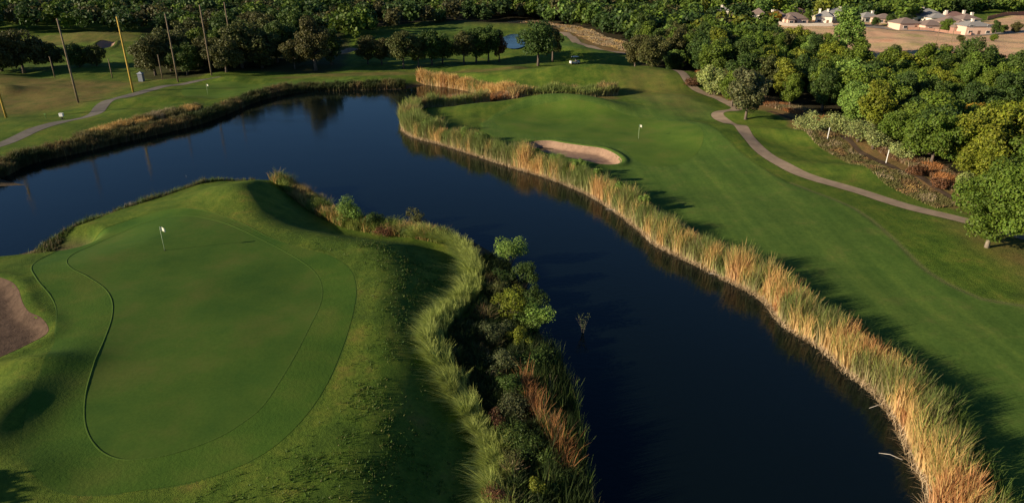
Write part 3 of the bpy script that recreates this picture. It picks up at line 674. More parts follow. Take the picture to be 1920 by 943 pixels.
# individually placed trees: px, py (foot), height, shape, colour, label
def tree_px(px, py, H, shape, kind, label, group=None, name='tree', sz=1.0, lift=0):
    x, y, z = at(px, py); return tree(x, y, z, shape, kind, H/SHAPES[shape]['H']*1.06, label, group, name, sz=sz, lift=lift)
MIDT = [
 (46,138,10,4,'olive','broad olive brown tree at the left edge beyond the brown field'),
 (4,134,9,1,'dark','dark rounded tree cut by the left edge of the picture'),
 (150,126,5.5,3,'dark','small dark tree left of the tallest yellow pole'),
 (182,124,5,3,'olive','small brownish tree just left of the yellow pole'),
 (292,142,8.8,4,'olive','wide brown tree behind the third net pole, first of the grove'),
 (322,134,9.7,1,'olive','tall brown tree behind the third net pole'),
 (352,141,7.0,4,'dark','low dark tree between the third and fourth net poles'),
 (395,134,7.9,1,'olive','rounded olive tree right behind the fourth net pole'),
 (425,136,7.9,4,'olive','brownish tree at the front of the grove, right of the fourth pole'),
 (455,128,10.6,0,'olive','tall brown tree near the middle of the grove behind the far left green'),
 (492,128,8.8,1,'olive','olive tree at the right front of the grove'),
 (520,118,9.7,2,'dark','tall dark tree at the back of the grove'),
 (553,129,6.2,3,'olive','short brownish tree with pale trunk beside the tall one'),
 (592,133,11.4,2,'olive','tallest narrow olive tree at the right end of the grove'),
 (622,122,8.8,5,'dark','dark tree immediately right of the tallest grove tree'),
 (560,100,11.4,0,'dark','dark tree high at the rear of the grove, left of the far bunker'),
 (500,98,10.6,4,'olive','brown topped tree at the rear of the grove'),
 (430,105,10.6,1,'dark','dark rounded tree at the rear of the grove behind the fourth pole'),
 (360,108,9.7,4,'olive','brown tree at the rear of the grove behind the third pole'),
 (300,122,7.9,1,'dark','dark tree between the third pole and the grove edge, set back'),
 (345,122,8.8,0,'olive','olive tree set back behind the third net pole'),
 (375,125,8.8,2,'mid','green tree just behind the fourth net pole'),
 (412,122,7.9,4,'mid','green rounded tree between the fourth and fifth net poles'),
 (470,118,8.8,1,'mid','mid green tree in the right half of the grove'),
 (505,112,9.7,0,'olive','olive tree right of centre at the back of the grove'),
 (540,112,8.8,4,'dark','dark broad tree behind the short pale trunk tree'),
 (475,88,9.7,4,'olive','olive brown tree on the upper edge of the grove'),
 (525,82,9.7,1,'dark','dark tree on the upper edge of the grove'),
 (-50,140,10,1,'dark','dark tree just outside the left edge whose shade falls over the field'),
 (100,128,6,4,'olive','low brown tree right of the broad left edge tree'),
 (690,121,6.1,1,'olive','leftmost tree of the row beyond the pond, thin olive crown'),
 (716,122,5.7,3,'olive','small olive tree second in the row beyond the pond'),
 (757,129,7.8,4,'olive','spreading tree with thick leaning trunk in the row beyond the pond'),
 (785,127,6.1,5,'olive','narrow yellowish tree right of the spreading one beyond the pond'),
 (810,123,7.4,1,'dark','dark dense tree in the middle of the row beyond the pond'),
 (830,120,5.7,3,'dark','small dark tree closing the left half of the row'),
 (870,121,7.0,0,'olive','olive tree at the left of the right hand clump'),
 (893,118,7.4,1,'dark','dark green tree in the centre of the right hand clump'),
 (916,117,7.8,0,'dark','tallest dark tree of the right hand clump'),
 (936,116,6.1,5,'red','reddish tree at the right of the clump beside the small far pond'),
 (1009,124,9.5,4,'dark','wide dark tree with pale leaning trunk left of the golf cart'),
 (1036,116,8,5,'olive','narrow brownish tree right behind the leaning trunk tree'),
 (1190,132,7,3,'olive','brown round tree at the left tip of the right hand wood'),
 (1221,137,7,1,'olive','olive tree with white trunk where the cart path disappears'),
 (1398,224,7,3,'shade','grey green tree at the bend of the cart path'),
 (1372,200,5.5,3,'mid','low green tree left of the path bend tree'),
 (1330,178,5.5,1,'pale','pale willow like tree above the cart path'),
]
for a in MIDT: tree_px(a[0], a[1], a[2], a[3], a[4], a[5], 'trees standing on the course' if a[0] < 1100 else 'trees along the cart path', lift=1.1 if a[0] > 680 and a[4] != 'pale' else (.7 if a[0] in (553, 592) else 0))
mid_xy = [at(a[0], a[1])[:2] for a in MIDT]
# hero tree on the right
q, f, t, L = crown_geo(9.2, 4.2, 80, 36000, .22, .54, .95, lob=.21, rz=4.7, low=True)
hx, hy, hh_ = at(1850, 464)
r = tag(empty('broadleaf_tree', (hx, hy, hh_-.05)), 'large round green tree beside the cart path at the right edge', 'tree')
link('trunk', trunk_mesh('trunk', 9.0, 4.4, L, BARKP, .17), r); link('crown', np_mesh('crown', q, f, LM['mid'], t), r)
# scattered woods
def poisson(poly, r, box, maxn=4000, tries=60000):
    cell = {}; out = []
    for _ in range(tries):
        x = random.uniform(box[0], box[1]); y = random.uniform(box[2], box[3]); k = (int(x//r), int(y//r)); ok = True
        for i in (-1, 0, 1):
            for j in (-1, 0, 1):
                for (a, b2) in cell.get((k[0]+i, k[1]+j), ()):
                    if (a-x)**2+(b2-y)**2 < r*r: ok = False; break
                if not ok: break
            if not ok: break
        if ok: cell.setdefault(k, []).append((x, y)); out.append((x, y))
    out = np.array(out); return out[inside(out[:, 0], out[:, 1], poly)]
WOODR = np.array([G(*p, 1.0) for p in [(1196,122),(1232,133),(1290,150),(1330,165),(1400,190),(1470,205),(1530,220),(1600,248),(1690,290),(1770,325),(1830,360),(1890,400),(1960,440),(2300,560),(2500,170),(1990,152),(1920,150),(1750,142),(1650,132),(1590,118),(1545,104),(1440,94),(1400,80),(1335,64),(1180,36),(1000,26),(900,26),(880,32),(960,36),(1010,40),(1060,50),(1120,66),(1180,86),(1196,100)]])
cand = poisson(WOODR, 4.1, (WOODR[:, 0].min(), WOODR[:, 0].max(), WOODR[:, 1].min(), WOODR[:, 1].max()))
FARL = np.array([(-420,262),(-160,240),(-100,240),(-75,226),(-70,212),(-52,212),(-45,226),(-36,262),(-5,285),(18,318),(10,330),(60,330),(75,300),(95,285),(150,270),(190,300),(205,310),(300,330),(520,380),(520,640),(-520,640),(-520,262)])
far1 = poisson(FARL, 6.6, (-430, 480, 205, 560), tries=90000)
print('wood', len(cand), 'far', len(far1))
vis = []
def frame_ok(x, y):
    dep = y*math.cos(PITCH)+CAMZ*math.sin(PITCH); return abs(x)/dep*FPX < 1060
allt = [(x, y, 0) for x, y in cand] + [(x, y, 1) for x, y in far1]
allt = [t_ for t_ in allt if t_[1] > 30 and not (abs(t_[0]-hx) < 7.5 and abs(t_[1]-hy) < 7) and min((t_[0]-a)**2+(t_[1]-b2)**2 for a, b2 in mid_xy) > 16]
def is_tanfield(x, y):
    return False
inf = sorted([t_ for t_ in allt if frame_ok(t_[0], t_[1])], key=lambda t_: math.hypot(t_[0], t_[1])); outf = [t_ for t_ in allt if not frame_ok(t_[0], t_[1])]
NIND = 300-len(MIDT)-14
names = {'dark': 'dark green', 'mid': 'mid green', 'yellow': 'yellow green', 'olive': 'olive brown', 'fresh': 'bright green', 'orange': 'orange tinged'}
lastlab = {}
def pix(x, y, z=5):
    dep = y*math.cos(PITCH)+(CAMZ-z)*math.sin(PITCH); up = y*math.sin(PITCH)-(CAMZ-z)*math.cos(PITCH)
    return CX+x/dep*FPX, CY-up/dep*FPX
def wood_kind(x, y):
    px, py = pix(x, y); nz = fbm(np.array([x/14]), np.array([y/14]), 91, 2)[0]; u = random.random()
    if y > 235 and x < 0: return random.choice(['dark', 'dark', 'olive', 'mid'])
    if u < .07 and px > 1300: return 'yellow'
    if nz > .58 and px > 1400 and u < .4: return 'yellow'
    if u < .15: return 'fresh'
    if u < .22: return 'olive'
    return 'dark' if u < .55 else 'mid'
VT = {}
for i, (x, y, r_) in enumerate(inf[:NIND]):
    kind = wood_kind(x, y); sh = random.choice(range(6)); px, py = pix(x, y)
    if abs(px-1832) < 22 and abs(py-200) < 22 and 'orange' not in VT: kind = 'orange'; VT['orange'] = 1
    H = random.uniform(.56, .95)*(.8 if (y > 150 and x > 75) else 1)
    zz = hz(x, y)
    if r_ == 0:
        near = math.hypot(x, y)
        where = 'in the front row of the wood above the rusty brush' if near < 105 else ('in the middle of the wood' if near < 150 else 'towards the far side of the wood below the houses')
        if px < 1330: where = 'in the left part of the wood above the dry meadow' if px < 1200 else 'in the wood behind the bend of the cart path'
        lab = f"{names[kind]} rounded tree {where}"
    else: lab = f"{names[kind]} tree in the front of the far forest beyond the course"
    tree(x, y, zz, sh, kind, H, lab, 'trees of the wood '+names[kind]+(' right' if r_ == 0 else ' far'))
# the rest as one mass
LOW = []
for (H, R_, K, nl, lf, zc, flat, lob) in [(9, 4.3, 14, 520, 1.15, .55, .85, .42), (8, 4.6, 14, 520, 1.15, .5, .8, .42), (10.5, 4.0, 15, 560, 1.15, .55, .95, .42)]:
    q, f, t, L = crown_geo(H, R_, K, nl, lf, zc, flat, lob=lob); LOW.append((q, f, t, H))
KC = {'dark': (.048, .090, .019), 'mid': (.100, .160, .020), 'yellow': (.17, .20, .02), 'olive': (.090, .090, .030), 'fresh': (.11, .19, .035)}
bag = Bag()
rest = inf[NIND:]+[t_ for t_ in outf if t_[1] < 350 and abs(t_[0]) < 330]
for (x, y, r_) in rest:
    if r_ == 0: q, f, t, H = random.choice(LOW); 
    else: q, f, t, H = random.choice(LOW)
    kind = wood_kind(x, y); s = random.uniform(.75, 1.1)*(.72 if (150 < y < 215 and x > 75) else 1); a = random.uniform(0, 6.28); c, sn = math.cos(a), math.sin(a)
    v = q.copy(); v[:, 0] = (q[:, 0]*c-q[:, 1]*sn)*s+x; v[:, 1] = (q[:, 0]*sn+q[:, 1]*c)*s+y; v[:, 2] = q[:, 2]*s+.9
    bag.add(v, f, t*np.array(KC[kind])[None]*random.uniform(.8, 1.2))
print('rest', len(rest))
tag(link('distant_woodland', bag.mesh('distant_woodland', BLADE)), 'continuous dark green forest behind the course and houses', 'woodland', None, 'stuff')

# ------------------------------------------------------------------ shrubs: one mesh each
def shrub(px, py, H, R_, kind, label, group=None, K=12, leaf=.16, nl=2200, name='shrub', flat=1.0, dz=0, xyz=None):
    q, f, t, L = crown_geo(H, R_, K, nl, leaf, .55, flat, lob=.34, rz=H*.42)
    x, y, z = xyz or at(px, py)
    r = tag(empty(name, (x, y, z-.05+dz)), label, 'shrub', group)
    m = MB()
    for l in L[:7]: m.tube([(random.uniform(-.1, .1), random.uniform(-.1, .1), -.1), (l[0]*.5, l[1]*.5, l[2]*.55), (l[0], l[1], l[2])], [.05, .035, .012], 5, False)
    m.build('stems', BARK, r); link('foliage', np_mesh('foliage', q, f, LM[kind], t), r); return r
shrub(1518,246,2.6,2.6,'pale','pale green bush left of the first white post',K=16,nl=3200,leaf=.2)
shrub(1562,248,2.8,2.5,'pale','pale green bush directly behind the first white post',K=16,nl=3200,leaf=.2)
shrub(1606,266,3.0,2.6,'pale','pale bush midway between the two white posts',K=16,nl=3200,leaf=.2)
shrub(1636,280,2.4,1.9,'pale','smaller pale bush right of the midway one, left of the second post',K=12,nl=2400,leaf=.2)
shrub(1692,302,2.3,1.9,'pale','isolated pale bush just right of the second white post',K=12,nl=2600,leaf=.2)
shrub(1805,352,2.2,1.6,'pale','pale dry bush touching the big round tree on its left',K=10,nl=2000,leaf=.2)
shrub(1340,180,3.0,2.8,'pale','pale green bush over the cart path, left of the path bend',K=16,nl=3000,leaf=.24)
shrub(1300,160,1.3,2.0,'red','rust red bush beside the top of the cart path',K=10,nl=1800,leaf=.22)
shrub(1720,328,1.0,1.5,'red','rust red bush below the isolated pale bush',K=10,nl=1800,leaf=.18)
shrub(1765,352,1.0,1.5,'red','rust red bush left of the big round tree',K=10,nl=1800,leaf=.18)
# willowy bushes in the cattails (right bank)
for px, py, H, R_, lab in [(1045,322,3.2,1.1,'leftmost bright green bush rising from the cattails below the bunker'), (1085,337,2.9,1.1,'second bright green bush in the cattails below the bunker'),
                    (1118,352,2.7,.9,'small green bush in the cattails right of the bunker end'), (1160,380,3.0,1.0,'bushy green shoot in the cattails, before the long shadow'),
                    (1207,408,3.6,.75,'tall slim green bush standing out above the cattails'), (1000,308,2.6,1.0,'low green bush in the cattails left of the bunker'),
                    (872,272,2.8,1.7,'round green bush in the reeds at the root of the spit'), (905,280,2.6,1.3,'dark green bush beside the round one at the spit root'), (800,246,2.2,1.8,'green bush on the water side of the spit')]:
    shrub(px, py, H, R_, 'fresh', lab, 'green bushes among the cattails', K=10, nl=2600, leaf=.17)
# peninsula shore bushes
shrub(655,420,3.0,1.7,'fresh','rounded pale green bush on the shore right of the knoll',K=14,nl=4200,leaf=.12)
shrub(700,428,1.9,1.3,'dark','dark bush between the pale one and the water',K=10,nl=2600,leaf=.12)
shrub(628,408,1.3,1.1,'olive','small brownish bush left of the pale rounded bush',K=8,nl=1500,leaf=.11)
shrub(780,436,2.8,1.2,'olive','upright leafy olive bush on the narrow shore strip',K=10,nl=2200,leaf=.11)
shrub(722,440,1.0,1.3,'red','low reddish brown weeds on the shore strip',K=8,nl=1500,leaf=.10)
shrub(1000,575,1.9,1.3,'dark','dark green bush at the waterside right of the yellow green one',K=12,nl=3200,leaf=.12)
shrub(945,535,1.7,1.1,'dark','dark bush under the bright green one, nearest the arching grass',K=12,nl=3000,leaf=.11)
shrub(1020,690,1.6,1.3,'dark','dark leafy bush at the waterside above the thin reeds',K=12,nl=3000,leaf=.10)
shrub(960,740,1.7,1.2,'dark','dark green bush left of the top of the rust red reeds',K=12,nl=3000,leaf=.10)
shrub(960,835,1.3,1.1,'dark','dark green bush left of the bottom of the rust red reeds',K=12,nl=3000,leaf=.09)
shrub(1050,925,1.3,1.1,'dark','dark green bush by the water at the bottom of the thicket',K=12,nl=3000,leaf=.09)
shrub(956,500,3.4,1.8,'fresh','bright green bush at the top of the dark shore thicket',K=14,nl=4200,leaf=.12)
shrub(985,540,2.5,1.3,'dark','dark bush below the bright green one at the waterside',K=12,nl=3000,leaf=.12)
shrub(955,600,3.2,1.6,'yellow','yellow green bush in the middle of the shore thicket',K=12,nl=3600,leaf=.11)
shrub(1003,622,3.1,1.6,'fresh','green bush nearest the water in the middle of the thicket',K=12,nl=3600,leaf=.11)
shrub(975,655,2.1,1.0,'yellow','small yellow green bush below the middle of the thicket',K=10,nl=2800,leaf=.11)
shrub(935,560,1.7,1.2,'olive','dry olive bush beside the arching grass near its top',K=10,nl=2400,leaf=.10)
shrub(925,640,1.6,1.4,'shade','grey green weeds inside the bend of the arching grass',K=12,nl=2600,leaf=.10)
shrub(945,700,1.6,1.4,'shade','grey green weeds beside the arching grass, above the rust reeds',K=12,nl=2600,leaf=.10)
shrub(990,700,1.9,1.3,'dark','dark bush between weeds and water above the rust reeds',K=12,nl=2600,leaf=.10)
shrub(960,780,1.4,1.3,'shade','grey green weeds left of the rust red reeds',K=12,nl=2600,leaf=.09)
shrub(930,800,1.1,.8,'red','small brown seed headed bush at the foot of the arching grass',K=9,nl=1600,leaf=.08)
shrub(1000,860,1.5,1.3,'dark','dark leafy bush below the rust red reeds',K=12,nl=3000,leaf=.09)
shrub(965,880,1.2,1.0,'olive','olive weeds beside the lowest arching grass',K=10,nl=2000,leaf=.09)
shrub(1005,935,1.4,.75,'yellow','yellow flowering weed at the bottom of the thicket',K=9,nl=2000,leaf=.08)
shrub(930,950,1.1,1.0,'red','brown dead weeds at the bottom edge left of the yellow weed',K=9,nl=2000,leaf=.08)
# off frame tree whose shadow crosses the lower left corner
x0, y0 = -33.5, 22.5
tree(x0, y0, 3.2, 3, 'mid', .55, 'small tree outside the lower left corner casting a shadow', None)
# thicket filler: weeds
tf = smooth_poly([G(*p, .6) for p in [(905,480),(950,490),(985,560),(1010,620),(1050,700),(1070,800),(1085,960),(1085,1050),(950,1050),(950,900),(940,840),(900,780),(850,700),(850,640),(900,580),(915,520)]], 3)
q = RNG.uniform(tf.min(0), tf.max(0), (120000, 2)); q = q[inside(q[:, 0], q[:, 1], tf)]
cn = fbm(q[:, 0]/.7, q[:, 1]/.7, 166, 2); b0 = onground(q); N = len(q); la = RNG.uniform(0, 6.28, N); hh = RNG.uniform(.3, 1.0, N)*(.1+1.6*cn)
lean = np.stack([np.cos(la), np.sin(la)], 1)*(hh*RNG.uniform(.1, .9, N))[:, None]
cc = pick([('dark', 2.6), ('green', .5), ('olive', .8), ('brown', .35), ('tan', .12)], N, stretch(fbm(q[:, 0]/1.0, q[:, 1]/1.0, 266, 2)))*RNG.uniform(.6, 1.3, N)[:, None]
v, f, t = blades(b0, hh, lean, RNG.uniform(.03, .08, N), cc*.7, cc, 3)
b_ = Bag(); b_.add(v, f, t); tag(link('thicket_weeds', b_.mesh('thicket_weeds', BLADE)), 'dark tangled weeds between the arching grass and the water', 'weeds', None, 'stuff')

# ------------------------------------------------------------------ poles, flags, posts
def net_pole(p_top, p_foot, H, mat, label, r=.16):
    x, y, z = at(*p_foot)
    m = MB(); ring_ = [(0, 0, -.5), (0, 0, H*.33), (0.02, 0, H*.66), (0, 0, H)]
    m.tube(ring_, [r, r*.9, r*.8, r*.68], 10)
    m.tube([(0, -r-.05, H*.96), (0, r+.05, H*.96)], [.03, .03], 6)
    m.tube([(-r*.8, 0, H*.985), (-r*.8-.12, 0, H*.985)], [.03, .03], 6)
    o = m.build('net_pole', mat, None, True, (x, y, z)); tag(o, label, 'pole', 'tall net poles beside the left path'); return o
net_pole(None, (12,221), 14.5, POLE_Y, 'yellow pole cut by the left picture edge', .19)
net_pole(None, (147,193), 15, POLE_B, 'tall brown pole by the white marker, second from the left', .19)
net_pole(None, (250,173), 14.3, POLE_Y, 'brightest yellow pole standing where the left path curves', .21)
net_pole(None, (334,154), 14, POLE_B, 'brown pole at the end of the left path, left of the far flag', .18)
net_pole(None, (397,142), 15, POLE_B, 'brown pole directly above the far left flag', .18)
net_pole(None, (440,128), 15, POLE_B, 'thin brown pole farthest right in front of the grove', .17)
for px, py, H, lab in [(103,146,4.6,'short thin pole between the left edge and the tall brown pole'), (211,147,4.2,'short thin pole left of the brightest yellow pole'), (305,149,5.2,'short thin pole left of the third tall pole')]:
    x, y, z = at(px, py); m = MB(); m.tube([(0, 0, -.3), (0, 0, H*.5), (0, 0, H)], [.12, .11, .09], 8); m.box(-.14, .14, -.14, .14, H, H+.05)
    tag(m.build('short_pole', POLE_B, None, True, (x, y, z)), lab, 'pole', 'short poles in the brown field')
def flagstick(px, py, label, flagdir=1.0, H=2.2):
    x, y, z = at(px, py); r = tag(empty('flagstick', (x, y, z+.04)), label, 'golf flag')
    m = MB(); m.tube([(0, 0, -.05), (0, 0, H*.5), (0, 0, H)], [.028, .024, .02], 8); m.build('pole', STICK, r, True)
    m = MB(); n_ = 7; w_ = .52; h_ = .36
    top = []; bot = []
    for k in range(n_+1):
        u = k/n_; px_ = flagdir*u*w_*.85; py_ = .05*math.sin(u*6); sag = .16*u*u
        top.append((px_, py_, H-.02-sag)); bot.append((px_, py_, H-.02-h_-sag+.04*u))
    vs = []
    for o_ in (-.006, .006): vs += [(a, b2+o_, c) for a, b2, c in top]+[(a, b2+o_, c) for a, b2, c in bot]
    fs2 = []; k2 = n_+1
    for k in range(n_):
        fs2.append([k2+k, k2+k+1, k+1, k]); q_ = 2*k2; fs2.append([q_+k, q_+k+1, q_+k2+k+1, q_+k2+k])
        fs2.append([k, k+1, q_+k+1, q_+k]); fs2.append([q_+k2+k, q_+k2+k+1, k2+k+1, k2+k])
    fs2.append([0, 2*k2, 3*k2, k2]); fs2.append([n_, k2+n_, 3*k2+n_, 2*k2+n_])
    m.v = vs; m.f = fs2; m.build('flag', FLAGW, r)
    m = MB(); m.tube([(0, 0, -.02), (0, 0, .006)], [.075, .075], 16); m.build('cup', BLACK, r)
flagstick(309, 470, 'white flag on the near green at the lower left', 1)
flagstick(1197, 261, 'white flag on the green behind the pond beside the sand bunker', 1)
flagstick(390, 179, 'small white flag on the far left green across the pond', 1)
for (px, py, lab, H) in [(1551,262,'left one of two white boundary posts by the dirt track', 1.8), (1661,306,'right one of two white boundary posts by the dirt track', 1.8)]:
    x, y, z = at(px, py); m = MB(); m.tube([(0, 0, -.3), (.02, 0, H*.5), (.05, 0, H-.05), (.05, 0, H)], [.06, .058, .056, .04], 10)
    tag(m.build('boundary_post', WHITE, None, False, (x, y, z)), lab, 'post', 'white boundary posts')
# short stake on the near shore
x, y, z = at(354, 352); m = MB(); m.tube([(0, 0, -.2), (0, 0, .9), (0, 0, .95)], [.07, .065, .03], 8); m.tube([(0, 0, .9), (-.05, 0, 1.7)], [.012, .008], 5)
tag(m.build('shore_stake', WHITE, None, False, (x, y, z)), 'small pale stake on the shore behind the near green', 'stake')
# white tee marker box on dark legs beside left path
x, y, z = at(117, 224); r = tag(empty('ball_washer', (x, y, z)), 'small white box on a dark stand left of the left path', 'ball washer')
m = MB(); m.box(-.3, .3, -.2, .2, .5, .98); m.box(-.33, .33, -.23, .23, .98, 1.03); m.build('box', WHITE, r)
m = MB(); m.tube([(0, 0, -.1), (0, 0, .5)], [.09, .09], 8); m.box(-.3, .3, -.2, .2, 0, .06); m.build('stand', BLACK, r)
x, y, z = at(86, 222); m = MB(); m.tube([(0, 0, -.1), (0, 0, .8)], [.06, .06], 8); m.box(-.16, .16, -.05, .05, .55, .8)
tag(m.build('tee_marker', simple('marker green', (.12, .22, .05)), None, False, (x, y, z)), 'small green marker post left of the white box', 'marker')
# grey portable cooler shelter by the yellow pole
x, y, z = at(266, 153); r = tag(empty('water_station', (x, y, z)), 'small grey kiosk right behind the brightest yellow pole', 'kiosk')
m = MB(); m.box(-.5, .5, -.45, .45, 0, 1.7); m.build('cabinet', GREYP, r)
m = MB(); m.poly([(-.65, -.6, 1.7), (.65, -.6, 1.7), (.65, .6, 1.7), (-.65, .6, 1.7)][::-1]); 
for a, b2 in (((-.65, -.6), (.65, -.6)), ((.65, -.6), (.65, .6)), ((.65, .6), (-.65, .6)), ((-.65, .6), (-.65, -.6))): m.poly([(*a, 1.7), (*b2, 1.7), (0, 0, 2.15)])
m.build('roof', simple('kiosk roof', (.35, .38, .42)), r)
# golf cart
def golf_cart(px, py):
    x, y, z = at(px, py); r = tag(empty('golf_cart', (x, y, z+.02), math.radians(200)), 'white golf cart with roof parked on the rise beyond the reeds', 'golf cart')
    m = MB(); m.box(-1.2, .35, -.6, .6, .28, .55); m.box(-1.2, -.5, -.6, .6, .55, .85); m.box(.75, 1.2, -.58, .58, .3, .85)
    m.poly([(.35, -.58, .3), (.75, -.58, .3), (.75, .58, .3), (.35, .58, .3)]); m.box(.35, .75, -.58, .58, .26, .34); m.build('body', WHITE, r)
    m = MB(); m.box(-.95, .75, -.62, .62, 1.85, 1.93); m.box(-.85, .65, -.55, .55, 1.93, 1.97); m.build('roof', WHITE, r)
    m = MB(); m.box(-.5, -.02, -.55, .55, .56, .72); m.box(-.5, -.38, -.55, .55, .72, 1.15); m.build('seat', simple('seat vinyl', (.1, .1, .1)), r)
    for sy in (-.57, .57):
        for sx, tx in ((.85, .65), (-.6, -.85)):
            m = MB(); m.tube([(sx, sy, .8), (tx, sy, 1.86)], [.025, .025], 6); m.build('roof_post', BLACK, r)
        for sx in (-.8, .82):
            m = MB(); m.tube([(sx, sy-.1, .24), (sx, sy+.1, .24)], [.24, .24], 16); m.build('wheel', BLACK, r, True)
    m = MB(); m.tube([(.6, -.25, .85), (.42, -.25, 1.05)], [.02, .02], 6); m.tube([(.42, -.43, 1.05), (.42, -.07, 1.05)], [.02, .02], 6); m.build('steering_wheel', BLACK, r)
    m = MB(); m.box(-1.45, -1.2, -.45, .45, .35, .95); m.build('bag_rack', BLACK, r)
golf_cart(1077, 121)
# fallen plank and sticks at the lower right bank
WOODP = simple('weathered wood', (.5, .45, .38), .9, .2, 4)
x, y = G(1748, 927, .1); m = MB(); m.box(0, 1.7, -.06, .06, 0, .09); m.box(-.05, .02, -.07, .07, -.01, .1); o = m.build('driftwood_plank', WOODP, None, False, (x, y, .05)); o.rotation_euler.z = -.12
tag(o, 'pale grey plank lying in the water at the lower right reeds', 'plank')
for i, (a, b2, lab) in enumerate([((1648,848),(1692,862),'thin bare stick floating off the lower right reeds'), ((1630,764),(1672,758),'bent pale twig poking from the reeds over dark water'), ((1662,776),(1698,792),'arched pale twig below the bent one at the reed foot'),
                             ((1328,512),(1350,518),'short pale twig on the water at the middle of the cattail bank'), ((1136,392),(1158,396),'pale twig on the water where the tall slim bush stands')]):
    p = G(*a, .06); q_ = G(*b2, .1); m = MB(); mx = ((p[0]+q_[0])/2, (p[1]+q_[1])/2+.1); m.tube([(p[0], p[1], .03), (mx[0], mx[1], .14), (q_[0], q_[1], .12)], [.012, .02, .028], 6)
    tag(m.build('stick', WOODP, None, True), lab, 'stick')
# bare sapling standing in the water
x, y = G(1093, 625, 0); m = MB(); random.seed(3)
r = tag(empty('bare_sapling', (x, y, 0)), 'thin bare sapling standing alone in dark water', 'sapling')
for k in range(7):
    a = random.uniform(-1.0, 1.0); l = random.uniform(.7, 1.7); dx2 = math.sin(a)*.5*l; dy2 = random.uniform(-.3, .3)
    m.tube([(0, 0, -.3), (dx2*.3, dy2*.3, l*.4), (dx2*.7, dy2*.7, l*.75), (dx2, dy2, l)], [.022, .015, .009, .004], 5)
m.build('stems', simple('grey stem', (.16, .15, .11)), r, True)
pts = RNG.uniform((-.5, -.25, .5), (.5, .25, 1.7), (160, 3)); pts[:, 0] *= pts[:, 2]/1.6
q, f, t = leaves(pts, RNG.normal(0, 1, (160, 3)), np.full(160, .09), np.ones((160, 3))); link('leaves', np_mesh('leaves', q, f, LM['shade'], t), r)

# ------------------------------------------------------------------ houses
WALLP = simple('wall pinkish stucco', (.72, .50, .38), .9, .08); WALLC = simple('wall cream', (.80, .72, .60), .9, .06); WALLB = simple('wall brick', (.38, .22, .17), .9, .2, 4)
ROOFB = simple('roof brown shingle', (.24, .18, .15), .9, .2, 3); ROOFG = simple('roof grey shingle', (.29, .28, .26), .9, .2, 3); ROOFR = simple('roof red brown', (.24, .14, .115), .9, .2, 3)
GLASS, n, b = new_mat('window glass', .08, .5); b.inputs['Base Color'].default_value = (.03, .035, .04, 1)
DOORM = simple('door paint', (.2, .12, .08), .6)
def hip(m, x0, x1, y0, y1, z0, h, ov=.45):
    x0 -= ov; x1 += ov; y0 -= ov; y1 += ov; zb = z0-.12
    if x1-x0 >= y1-y0: i = (y1-y0)/2; a = (x0+i, (y0+y1)/2, z0+h); c = (x1-i, (y0+y1)/2, z0+h); 
    else: i = (x1-x0)/2; a = ((x0+x1)/2, y0+i, z0+h); c = ((x0+x1)/2, y1-i, z0+h)
    P0, P1, P2, P3 = (x0, y0, z0), (x1, y0, z0), (x1, y1, z0), (x0, y1, z0)
    if x1-x0 >= y1-y0: m.poly([P0, P1, c, a]); m.poly([P1, P2, c]); m.poly([P2, P3, a, c]); m.poly([P3, P0, a])
    else: m.poly([P0, P1, a]); m.poly([P1, P2, c, a]); m.poly([P2, P3, c]); m.poly([P3, P0, a, c])
    Q = [(p[0], p[1], zb) for p in (P0, P1, P2, P3)]; P_ = (P0, P1, P2, P3)
    for k in range(4): m.poly([Q[k], Q[(k+1) % 4], P_[(k+1) % 4], P_[k]])
    m.poly(Q[::-1])
